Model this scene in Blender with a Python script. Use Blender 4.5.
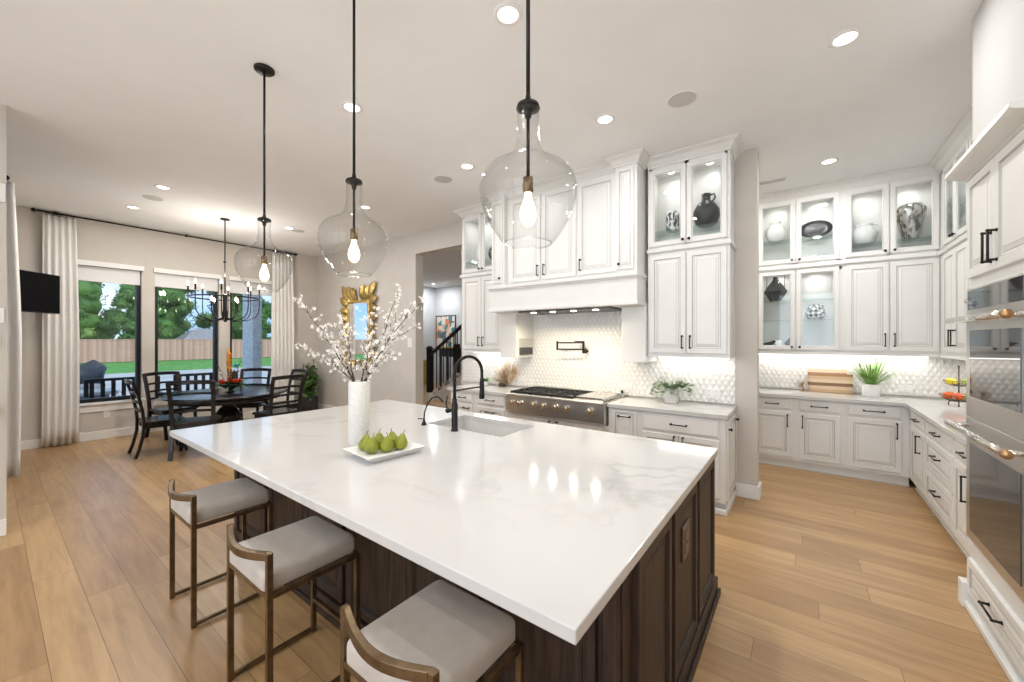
import bpy, math, random
from mathutils import Vector, Matrix
PI = math.pi
R = math.radians
for o in list(bpy.data.objects): bpy.data.objects.remove(o)
SC = bpy.context.scene
COL = SC.collection

# ---------------------------------------------------------------- camera
cd = bpy.data.cameras.new('camera'); cam = bpy.data.objects.new('camera', cd); COL.objects.link(cam)
cd.sensor_width = 36; cd.lens = 13.78; cd.shift_y = -1/1024; cd.clip_start = .05; cd.clip_end = 400
cam.location = (0, 0, 1.6); cam.rotation_euler = (R(90), 0, R(36.59))
SC.camera = cam

# ---------------------------------------------------------------- colour management
SC.view_settings.view_transform = 'Standard'; SC.view_settings.look = 'None'
SC.view_settings.gamma = 1; SC.view_settings.use_curve_mapping = False
SC.view_settings.exposure = 0.2

# ---------------------------------------------------------------- sky
wd = bpy.data.worlds.new('sky'); SC.world = wd; wd.use_nodes = True
nt = wd.node_tree; nt.nodes.clear()
def N(t, k, **kw):
    n = t.nodes.new(k)
    for a, b in kw.items(): setattr(n, a, b)
    return n
tc = N(nt, 'ShaderNodeTexCoord'); mp = N(nt, 'ShaderNodeMapping'); mp.inputs['Scale'].default_value = (1, 1, 2.6)
no = N(nt, 'ShaderNodeTexNoise'); no.inputs['Scale'].default_value = 2.6; no.inputs['Detail'].default_value = 6
cr = N(nt, 'ShaderNodeValToRGB'); cr.color_ramp.elements[0].position = .45; cr.color_ramp.elements[1].position = .68
cr.color_ramp.elements[0].color = (.36, .60, .95, 1); cr.color_ramp.elements[1].color = (.93, .96, 1, 1)
bg = N(nt, 'ShaderNodeBackground'); bg.inputs[1].default_value = 1.25
ou = N(nt, 'ShaderNodeOutputWorld')
nt.links.new(tc.outputs['Generated'], mp.inputs[0]); nt.links.new(mp.outputs[0], no.inputs[0])
nt.links.new(no.outputs[0], cr.inputs[0]); nt.links.new(cr.outputs[0], bg.inputs[0]); nt.links.new(bg.outputs[0], ou.inputs[0])

# ---------------------------------------------------------------- soft sun outside
sd = bpy.data.lights.new('sun', 'SUN'); sd.energy = 2.2; sd.angle = R(12); sd.color = (1, .96, .9)
so = bpy.data.objects.new('sun', sd); COL.objects.link(so); so.rotation_euler = (0, R(48), R(18))

def area(name, loc, rot, sx, sy, e, col=(1, 1, 1), shape='RECTANGLE', spread=180):
    l = bpy.data.lights.new(name, 'AREA'); l.shape = shape; l.size = sx; l.size_y = sy; l.energy = e; l.color = col
    l.spread = R(spread)
    o = bpy.data.objects.new(name, l); COL.objects.link(o); o.location = loc; o.rotation_euler = rot
    return o
for lx, lw, le in ((-4.175, 1.8, 20), (-1.975, 1.8, 42), (.25, 1.8, 50)):      # fill lamps added at the unseen living-room window openings behind the camera
    area('living_fill_lamp', (lx, -4.12, 1.75), (R(90), 0, 0), lw, 2.8, le, (.93, .97, 1))
CAN_W = 9.5
CAN_COL = (1, .985, .965)

# ================================================================ materials
def mat(name, col, rough=.5, metal=0, spec=None, coat=0, emit=None, es=0):
    m = bpy.data.materials.new(name); m.use_nodes = True
    b = m.node_tree.nodes['Principled BSDF']
    b.inputs['Base Color'].default_value = (*col, 1); b.inputs['Roughness'].default_value = rough
    b.inputs['Metallic'].default_value = metal
    if spec is not None: b.inputs['Specular IOR Level'].default_value = spec
    if coat: b.inputs['Coat Weight'].default_value = coat; b.inputs['Coat Roughness'].default_value = .06
    if emit: b.inputs['Emission Color'].default_value = (*emit, 1); b.inputs['Emission Strength'].default_value = es
    m.diffuse_color = (*col, 1)
    return m
def noisy(m, c1, c2, scale=20, detail=4, stretch=(1, 1, 1), bump=0, lo=.35, hi=.65, coords='Object', bscale=None):
    t = m.node_tree; b = t.nodes['Principled BSDF']
    tc = N(t, 'ShaderNodeTexCoord'); mp = N(t, 'ShaderNodeMapping'); mp.inputs['Scale'].default_value = stretch
    n = N(t, 'ShaderNodeTexNoise'); n.inputs['Scale'].default_value = scale; n.inputs['Detail'].default_value = detail
    r = N(t, 'ShaderNodeValToRGB'); r.color_ramp.elements[0].position = lo; r.color_ramp.elements[1].position = hi
    r.color_ramp.elements[0].color = (*c1, 1); r.color_ramp.elements[1].color = (*c2, 1)
    t.links.new(tc.outputs[coords], mp.inputs[0]); t.links.new(mp.outputs[0], n.inputs[0])
    t.links.new(n.outputs[0], r.inputs[0]); t.links.new(r.outputs[0], b.inputs['Base Color'])
    if bump:
        bu = N(t, 'ShaderNodeBump'); bu.inputs['Strength'].default_value = bump; bu.inputs['Distance'].default_value = .01
        if bscale:
            n2 = N(t, 'ShaderNodeTexNoise'); n2.inputs['Scale'].default_value = bscale; n2.inputs['Detail'].default_value = 3
            t.links.new(mp.outputs[0], n2.inputs[0]); t.links.new(n2.outputs[0], bu.inputs['Height'])
        else: t.links.new(n.outputs[0], bu.inputs['Height'])
        t.links.new(bu.outputs[0], b.inputs['Normal'])
    return m
M = {}
M['wall'] = noisy(mat('wall_paint', (.60, .56, .51), .85), (.585, .545, .495), (.615, .575, .525), 3, bump=.05, bscale=180)
M['soffit'] = noisy(mat('soffit_paint', (.60, .60, .585), .9), (.595, .592, .58), (.61, .607, .595), 3)
M['ceil'] = noisy(mat('ceiling_paint', (.80, .79, .775), .9), (.85, .855, .855), (.87, .875, .875), 3, bump=.05, bscale=150)
M['hallwall'] = noisy(mat('hall_paint', (.58, .61, .65), .85), (.57, .60, .64), (.60, .63, .67), 3)
M['trim'] = noisy(mat('white_trim', (.84, .83, .81), .4), (.83, .82, .80), (.85, .84, .82), 6)
M['cab'] = noisy(mat('cabinet_paint', (.82, .81, .785), .38), (.765, .76, .735), (.785, .78, .755), 5)
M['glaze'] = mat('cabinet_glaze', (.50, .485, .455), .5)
M['cabin'] = mat('cabinet_interior', (.80, .79, .76), .5)
M['black'] = noisy(mat('black_metal', (.018, .017, .017), .38, .6), (.014, .013, .013), (.024, .022, .022), 30)
M['blackframe'] = mat('window_black', (.010, .012, .018), .5, spec=.3)
M['tvscreen'] = mat('screen_glass', (.003, .003, .004), .25, spec=.12)
M['chrome'] = mat('chrome', (.72, .71, .69), .12, 1)
M['mirror'] = mat('mirror_glass', (.9, .92, .93), .02, 1)
M['gold'] = noisy(mat('gold_leaf', (.62, .42, .13), .35, .9), (.45, .28, .07), (.80, .60, .24), 25, bump=.3)
M['bronze'] = noisy(mat('antique_bronze', (.23, .155, .085), .36, .85), (.125, .085, .048), (.22, .155, .088), 14)
M['knobgold'] = mat('knob_warm_metal', (.66, .55, .40), .25, .9)
M['copper'] = mat('copper_cap', (.42, .25, .12), .3, .9)
M['wood_dk'] = noisy(mat('espresso_wood', (.05, .03, .02), .45, spec=.3), (.024, .0145, .011), (.052, .032, .022), 9, 5, (6, 6, .6), bump=.1)
M['wood_dk2'] = mat('espresso_groove', (.018, .011, .008), .45)
M['chairwood'] = noisy(mat('ebony_wood', (.014, .012, .013), .22, spec=.35), (.010, .009, .011), (.022, .018, .018), 8, 4, (1, 8, 1))
M['seatfab'] = noisy(mat('seat_velvet', (.50, .45, .40), .75), (.46, .415, .365), (.54, .49, .44), 7, 4, bump=.15, bscale=220)
M['seatfab'].node_tree.nodes['Principled BSDF'].inputs['Sheen Weight'].default_value = .3
M['curtain'] = noisy(mat('linen_curtain', (.80, .78, .74), .9), (.84, .82, .79), (.88, .865, .83), 40, bump=.1, bscale=250)
M['shade'] = mat('roller_shade', (.80, .80, .80), .8)
M['sink'] = mat('sink_ceramic', (.66, .65, .63), .2)
M['vase'] = noisy(mat('vase_ceramic', (.80, .78, .75), .55), (.76, .74, .71), (.84, .82, .79), 60, bump=.6, bscale=160)
M['whitecer'] = mat('white_ceramic', (.82, .81, .79), .25)
M['greycer'] = mat('grey_white_ceramic', (.70, .69, .67), .5)
M['blackcer'] = mat('black_ceramic', (.02, .02, .022), .3)
M['pear'] = noisy(mat('pear_skin', (.42, .45, .04), .35), (.16, .20, .010), (.29, .30, .02), 10)
M['stemwood'] = mat('stem_brown', (.09, .05, .03), .7)
M['branch'] = noisy(mat('branch_bark', (.10, .065, .05), .8), (.06, .04, .03), (.16, .11, .085), 40)
M['petal'] = mat('white_petal', (.82, .79, .74), .8)
M['leaf'] = noisy(mat('leaf_green', (.07, .17, .03), .5), (.03, .10, .02), (.14, .27, .06), 8)
M['leaf2'] = noisy(mat('leaf_grass', (.16, .33, .05), .5), (.08, .22, .03), (.30, .48, .12), 12)
M['leafe'] = noisy(mat('leaf_eucalyptus', (.20, .30, .13), .6), (.10, .20, .07), (.36, .44, .24), 14)
M['orange'] = noisy(mat('orange_bloom', (.75, .20, .02), .5), (.60, .10, .01), (.85, .40, .03), 9)
M['red'] = mat('red_bloom', (.78, .05, .02), .5)
M['teal'] = mat('teal_bloom', (.02, .38, .45), .5)
M['olive'] = noisy(mat('olive_paint', (.33, .28, .05), .5), (.28, .24, .04), (.38, .33, .07), 8)
M['navy'] = mat('dark_console', (.03, .04, .055), .5)
M['carpet'] = noisy(mat('stair_carpet', (.25, .26, .28), .95), (.21, .22, .24), (.30, .31, .33), 60)
M['plastic'] = mat('white_plastic', (.85, .84, .82), .35)
M['slot'] = mat('outlet_slot', (.05, .05, .05), .5)
M['brownplate'] = mat('brown_outlet_plate', (.07, .045, .03), .35)
M['grille'] = mat('speaker_grille', (.56, .55, .53), .7)
M['cast'] = noisy(mat('cast_iron', (.02, .02, .021), .5, .4), (.015, .015, .016), (.03, .03, .032), 40)
M['vent'] = mat('hood_liner', (.10, .10, .10), .35, .8)
M['lemon'] = mat('lemon_peel', (.85, .68, .03), .45); M['lime'] = mat('lime_peel', (.42, .55, .06), .45)
M['tomato'] = mat('tomato_skin', (.80, .14, .03), .3)
M['wicker'] = noisy(mat('basket_wire', (.09, .055, .035), .6), (.06, .035, .02), (.14, .09, .06), 60)
M['pampas'] = noisy(mat('dried_grass', (.72, .56, .38), .8), (.60, .42, .25), (.84, .70, .52), 20)
M['fence'] = None
def emis(name, col, s):
    m = bpy.data.materials.new(name); m.use_nodes = True; t = m.node_tree; t.nodes.clear()
    e = N(t, 'ShaderNodeEmission'); e.inputs[0].default_value = (*col, 1); e.inputs[1].default_value = s
    o = N(t, 'ShaderNodeOutputMaterial'); t.links.new(e.outputs[0], o.inputs[0]); return m
M['canlight'] = emis('led_lens', (1, .97, .93), 7)
M['bulb'] = emis('warm_bulb', (1, .80, .50), 3.2)
M['filament'] = emis('bulb_filament', (1, .72, .42), 30)
M['candle'] = emis('candle_bulb', (1, .86, .66), 14)
M['strip'] = emis('cabinet_strip_light', (1, .97, .92), 6)
def glassmat(name, tint=(.97, .985, .98), edge=(.75, .80, .80), k=.35, gloss=.9):
    m = bpy.data.materials.new(name); m.use_nodes = True; t = m.node_tree; t.nodes.clear()
    lw = N(t, 'ShaderNodeLayerWeight'); lw.inputs[0].default_value = k
    mc = N(t, 'ShaderNodeMix', data_type='RGBA'); mc.inputs[6].default_value = (*tint, 1); mc.inputs[7].default_value = (*edge, 1)
    tr = N(t, 'ShaderNodeBsdfTransparent'); gl = N(t, 'ShaderNodeBsdfGlossy'); gl.inputs['Roughness'].default_value = .02
    gl.inputs[0].default_value = (gloss, gloss, gloss, 1)
    pw = N(t, 'ShaderNodeMath', operation='POWER'); pw.inputs[1].default_value = 4.0
    lf = N(t, 'ShaderNodeLayerWeight'); lf.inputs[0].default_value = .5; t.links.new(lf.outputs['Facing'], pw.inputs[0])
    fr = N(t, 'ShaderNodeMath', operation='MULTIPLY_ADD'); fr.inputs[1].default_value = .55; fr.inputs[2].default_value = .028; t.links.new(pw.outputs[0], fr.inputs[0])
    mx = N(t, 'ShaderNodeMixShader'); o = N(t, 'ShaderNodeOutputMaterial')
    t.links.new(lw.outputs['Facing'], mc.inputs[0]); t.links.new(mc.outputs[2], tr.inputs[0])
    t.links.new(fr.outputs[0], mx.inputs[0]); t.links.new(tr.outputs[0], mx.inputs[1]); t.links.new(gl.outputs[0], mx.inputs[2])
    t.links.new(mx.outputs[0], o.inputs[0]); return m
M['glass'] = glassmat('clear_blown_glass', (.975, .975, .97), (.74, .76, .76), .25)
M['pane'] = glassmat('window_pane', (.97, .985, .99), (.9, .94, .95), .3)
M['shelfglass'] = glassmat('glass_shelf', (.96, .985, .975), (.80, .90, .87), .3)
# --- quartz
def quartz():
    m = mat('white_quartz', (.84, .83, .81), .10); t = m.node_tree; b = t.nodes['Principled BSDF']
    b.inputs['Specular IOR Level'].default_value = .5
    tc = N(t, 'ShaderNodeTexCoord'); n1 = N(t, 'ShaderNodeTexNoise'); n1.inputs['Scale'].default_value = 1.3; n1.inputs['Detail'].default_value = 9
    n1.inputs['Roughness'].default_value = .62; n1.inputs['Distortion'].default_value = .45
    a = N(t, 'ShaderNodeMath', operation='SUBTRACT'); a.inputs[1].default_value = .5
    ab = N(t, 'ShaderNodeMath', operation='ABSOLUTE')
    r = N(t, 'ShaderNodeValToRGB'); r.color_ramp.elements[0].position = 0; r.color_ramp.elements[1].position = .035
    r.color_ramp.elements[0].color = (.50, .49, .475, 1); r.color_ramp.elements[1].color = (.60, .595, .585, 1)
    t.links.new(tc.outputs['Object'], n1.inputs[0]); t.links.new(n1.outputs[0], a.inputs[0]); t.links.new(a.outputs[0], ab.inputs[0])
    n2 = N(t, 'ShaderNodeTexNoise'); n2.inputs['Scale'].default_value = .9; n2.inputs['Detail'].default_value = 2
    r2 = N(t, 'ShaderNodeValToRGB'); r2.color_ramp.elements[0].position = .45; r2.color_ramp.elements[1].position = .62
    r2.color_ramp.elements[0].color = (.0, .0, .0, 1); r2.color_ramp.elements[1].color = (.85, .85, .85, 1)
    mx = N(t, 'ShaderNodeMix', data_type='RGBA'); mx.inputs[6].default_value = (.60, .595, .585, 1)
    t.links.new(tc.outputs['Object'], n2.inputs[0]); t.links.new(n2.outputs[0], r2.inputs[0])
    t.links.new(ab.outputs[0], r.inputs[0]); t.links.new(r2.outputs[0], mx.inputs[0]); t.links.new(r.outputs[0], mx.inputs[7])
    t.links.new(mx.outputs[2], b.inputs['Base Color']); return m
M['quartz'] = quartz()
# --- wood floor
def floor_mat():
    m = mat('oak_planks', (.5, .3, .15), .33); t = m.node_tree; b = t.nodes['Principled BSDF']
    tc = N(t, 'ShaderNodeTexCoord'); mp = N(t, 'ShaderNodeMapping')
    br = N(t, 'ShaderNodeTexBrick'); br.offset = 0; br.offset_frequency = 1
    sx_ = N(t, 'ShaderNodeSeparateXYZ'); t.links.new(tc.outputs['Object'], sx_.inputs[0])
    dv = N(t, 'ShaderNodeMath', operation='DIVIDE'); dv.inputs[1].default_value = .19; t.links.new(sx_.outputs[1], dv.inputs[0])
    fl_ = N(t, 'ShaderNodeMath', operation='FLOOR'); t.links.new(dv.outputs[0], fl_.inputs[0])
    wn = N(t, 'ShaderNodeTexWhiteNoise', noise_dimensions='1D'); t.links.new(fl_.outputs[0], wn.inputs['W'])
    sh_ = N(t, 'ShaderNodeMath', operation='MULTIPLY_ADD'); sh_.inputs[1].default_value = 1.9; t.links.new(wn.outputs['Value'], sh_.inputs[0]); t.links.new(sx_.outputs[0], sh_.inputs[2])
    cb_ = N(t, 'ShaderNodeCombineXYZ'); t.links.new(sh_.outputs[0], cb_.inputs[0]); t.links.new(sx_.outputs[1], cb_.inputs[1])
    br.inputs['Scale'].default_value = 1; br.inputs['Brick Width'].default_value = 1.9; br.inputs['Row Height'].default_value = .19
    br.inputs['Mortar Size'].default_value = .0016; br.inputs['Mortar Smooth'].default_value = .1; br.inputs['Bias'].default_value = 0
    br.inputs['Color1'].default_value = (.0, .0, .0, 1); br.inputs['Color2'].default_value = (1, 1, 1, 1)
    br.inputs['Mortar'].default_value = (.5, .5, .5, 1)
    t.links.new(cb_.outputs[0], mp.inputs[0]); t.links.new(mp.outputs[0], br.inputs[0])
    # grain, shifted per plank
    mul = N(t, 'ShaderNodeVectorMath', operation='MULTIPLY'); mul.inputs[1].default_value = (.9, 9, 1)
    ad = N(t, 'ShaderNodeVectorMath', operation='MULTIPLY_ADD'); ad.inputs[1].default_value = (31, 17, 23)
    t.links.new(tc.outputs['Object'], mul.inputs[0]); t.links.new(br.outputs['Color'], ad.inputs[0]); t.links.new(mul.outputs[0], ad.inputs[2])
    g = N(t, 'ShaderNodeTexNoise'); g.inputs['Scale'].default_value = 2.2; g.inputs['Detail'].default_value = 8; g.inputs['Roughness'].default_value = .6
    g.inputs['Distortion'].default_value = .5
    t.links.new(ad.outputs[0], g.inputs[0])
    r1 = N(t, 'ShaderNodeValToRGB'); r1.color_ramp.elements[0].color = (.385, .228, .103, 1); r1.color_ramp.elements[1].color = (.52, .33, .155, 1)
    r1.color_ramp.elements[0].position = .0; r1.color_ramp.elements[1].position = 1
    t.links.new(br.outputs['Color'], r1.inputs[0])
    r2 = N(t, 'ShaderNodeValToRGB'); r2.color_ramp.elements[0].color = (.66, .63, .60, 1); r2.color_ramp.elements[1].color = (1.06, 1.06, 1.06, 1)
    r2.color_ramp.elements[0].position = .28; r2.color_ramp.elements[1].position = .62
    t.links.new(g.outputs[0], r2.inputs[0])
    mx = N(t, 'ShaderNodeMix', data_type='RGBA', blend_type='MULTIPLY'); mx.inputs[0].default_value = .75
    t.links.new(r1.outputs[0], mx.inputs[6]); t.links.new(r2.outputs[0], mx.inputs[7])
    m2 = N(t, 'ShaderNodeMix', data_type='RGBA'); m2.inputs[7].default_value = (.16, .09, .045, 1)
    t.links.new(br.outputs['Fac'], m2.inputs[0]); t.links.new(mx.outputs[2], m2.inputs[6])
    t.links.new(m2.outputs[2], b.inputs['Base Color'])
    bu = N(t, 'ShaderNodeBump'); bu.inputs['Strength'].default_value = .12; bu.inputs['Distance'].default_value = .004
    t.links.new(g.outputs[0], bu.inputs['Height']); t.links.new(bu.outputs[0], b.inputs['Normal'])
    return m
M['floor'] = floor_mat()
# --- relief tile: raised elongated lozenges in object space (x across, z up)
def tile_mat():
    m = mat('lozenge_tile', (.80, .785, .75), .16); t = m.node_tree; b = t.nodes['Principled BSDF']
    tc = N(t, 'ShaderNodeTexCoord'); sp = N(t, 'ShaderNodeSeparateXYZ'); t.links.new(tc.outputs['Object'], sp.inputs[0])
    def mth(op, a, bb=None):
        n = N(t, 'ShaderNodeMath', operation=op)
        for i, v in enumerate((a, bb)):
            if v is None: continue
            if isinstance(v, (int, float)): n.inputs[i].default_value = v
            else: t.links.new(v, n.inputs[i])
        return n.outputs[0]
    sx = mth('ADD', sp.outputs[0], sp.outputs[1])
    u = mth('MULTIPLY', sx, 1/.030); v = mth('MULTIPLY', sp.outputs[2], 1/.054)
    p = mth('ADD', u, v); q = mth('SUBTRACT', u, v)
    tp = mth('PINGPONG', p, 1); tq = mth('PINGPONG', q, 1)
    h = mth('MINIMUM', mth('MULTIPLY', tp, 1), mth('MULTIPLY', tq, 1))
    h2 = mth('ADD', mth('MULTIPLY', tp, tq), mth('MULTIPLY', h, .6))
    bu = N(t, 'ShaderNodeBump'); bu.inputs['Strength'].default_value = 1; bu.inputs['Distance'].default_value = .006
    t.links.new(h2, bu.inputs['Height']); t.links.new(bu.outputs[0], b.inputs['Normal'])
    r = N(t, 'ShaderNodeValToRGB'); r.color_ramp.elements[0].position = .0; r.color_ramp.elements[1].position = .10
    r.color_ramp.elements[0].color = (.58, .56, .52, 1); r.color_ramp.elements[1].color = (.82, .805, .775, 1)
    t.links.new(h, r.inputs[0]); t.links.new(r.outputs[0], b.inputs['Base Color'])
    return m
M['tile'] = tile_mat()
# --- brushed steel
def steel():
    m = mat('brushed_steel', (.66, .64, .61), .3, 1); t = m.node_tree; b = t.nodes['Principled BSDF']
    tc = N(t, 'ShaderNodeTexCoord'); mp = N(t, 'ShaderNodeMapping'); mp.inputs['Scale'].default_value = (1, 1, 60)
    n = N(t, 'ShaderNodeTexNoise'); n.inputs['Scale'].default_value = 6; n.inputs['Detail'].default_value = 3
    r = N(t, 'ShaderNodeMapRange'); r.inputs[3].default_value = .27; r.inputs[4].default_value = .42
    t.links.new(tc.outputs['Object'], mp.inputs[0]); t.links.new(mp.outputs[0], n.inputs[0]); t.links.new(n.outputs[0], r.inputs[0])
    t.links.new(r.outputs[0], b.inputs['Roughness']); return m
M['steel'] = steel()
M['ovenglass'] = mat('oven_glass', (.035, .035, .035), .03); M['ovenglass'].node_tree.nodes['Principled BSDF'].inputs['Specular IOR Level'].default_value = 1.0
def banded(name, cols, axis, freq, rough=.5):
    m = mat(name, cols[0], rough); t = m.node_tree; b = t.nodes['Principled BSDF']
    tc = N(t, 'ShaderNodeTexCoord'); sp = N(t, 'ShaderNodeSeparateXYZ'); t.links.new(tc.outputs['Object'], sp.inputs[0])
    a = N(t, 'ShaderNodeMath', operation='MULTIPLY'); a.inputs[1].default_value = freq; t.links.new(sp.outputs[axis], a.inputs[0])
    f = N(t, 'ShaderNodeMath', operation='FRACT'); t.links.new(a.outputs[0], f.inputs[0])
    r = N(t, 'ShaderNodeValToRGB'); r.color_ramp.interpolation = 'CONSTANT'
    while len(r.color_ramp.elements) < len(cols): r.color_ramp.elements.new(.5)
    for i, c in enumerate(cols):
        r.color_ramp.elements[i].position = i/len(cols); r.color_ramp.elements[i].color = (*c, 1)
    t.links.new(f.outputs[0], r.inputs[0]); t.links.new(r.outputs[0], b.inputs['Base Color']); return m
M['board'] = banded('striped_board', [(.55, .36, .20), (.66, .50, .34), (.24, .12, .06), (.70, .55, .38), (.60, .42, .26), (.34, .18, .09), (.70, .55, .40)], 2, 3.4)
M['fence'] = banded('cedar_fence', [(.50, .31, .24), (.56, .36, .29), (.46, .28, .22), (.54, .34, .27), (.44, .26, .20)], 1, 1.3, .8)
M['lawn'] = noisy(mat('lawn_grass', (.07, .24, .035), .9), (.05, .19, .02), (.12, .34, .06), 3, 6)
M['patio'] = noisy(mat('patio_stone', (.42, .42, .41), .7), (.36, .36, .36), (.50, .50, .49), 2, 6)
M['treeleaf'] = noisy(mat('tree_leaf', (.03, .09, .02), .7), (.035, .11, .02), (.11, .25, .045), .8, 5)
M['treeleaf2'] = noisy(mat('tree_leaf_pale', (.10, .20, .03), .7), (.06, .14, .02), (.19, .30, .07), .8, 5)
M['brick'] = noisy(mat('white_brick', (.62, .66, .70), .8), (.50, .54, .58), (.70, .74, .77), 14, 5)
M['rooftile'] = noisy(mat('grey_shingle', (.24, .24, .25), .9), (.18, .18, .19), (.32, .32, .33), 8)
def art_mat():
    m = mat('abstract_canvas', (.6, .6, .6), .7); t = m.node_tree; b = t.nodes['Principled BSDF']
    tc = N(t, 'ShaderNodeTexCoord'); vo = N(t, 'ShaderNodeTexVoronoi'); vo.inputs['Scale'].default_value = 5.5; vo.distance = 'CHEBYCHEV'
    r = N(t, 'ShaderNodeValToRGB'); r.color_ramp.interpolation = 'CONSTANT'
    cs = [(.70, .68, .63), (.06, .24, .30), (.62, .22, .12), (.72, .70, .66), (.72, .45, .28), (.12, .16, .2), (.75, .72, .68)]
    while len(r.color_ramp.elements) < len(cs): r.color_ramp.elements.new(.5)
    for i, c in enumerate(cs): r.color_ramp.elements[i].position = i/len(cs); r.color_ramp.elements[i].color = (*c, 1)
    sp = N(t, 'ShaderNodeSeparateColor')
    t.links.new(tc.outputs['Object'], vo.inputs[0]); t.links.new(vo.outputs['Color'], sp.inputs[0]); t.links.new(sp.outputs[0], r.inputs[0])
    t.links.new(r.outputs[0], b.inputs['Base Color']); return m
M['art'] = art_mat()
def check_mat():
    m = mat('black_white_check', (.8, .8, .8), .3); t = m.node_tree; b = t.nodes['Principled BSDF']
    tc = N(t, 'ShaderNodeTexCoord'); c = N(t, 'ShaderNodeTexChecker'); c.inputs['Scale'].default_value = 26
    c.inputs[1].default_value = (.78, .77, .74, 1); c.inputs[2].default_value = (.02, .02, .02, 1)
    mp = N(t, 'ShaderNodeMapping'); mp.inputs['Rotation'].default_value = (.2, R(45), .3)
    t.links.new(tc.outputs['Object'], mp.inputs[0]); t.links.new(mp.outputs[0], c.inputs[0]); t.links.new(c.outputs[0], b.inputs['Base Color']); return m
M['check'] = check_mat()
M['mercury'] = noisy(mat('mottled_silver', (.45, .43, .40), .28, .7), (.12, .11, .10), (.62, .60, .56), 34, 5, (1, 1, .35), lo=.42, hi=.55)
M['speckle'] = noisy(mat('speckled_ceramic', (.7, .7, .7), .4), (.04, .04, .04), (.82, .81, .78), 45, 3, (1, 1, .4), lo=.47, hi=.52)

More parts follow.
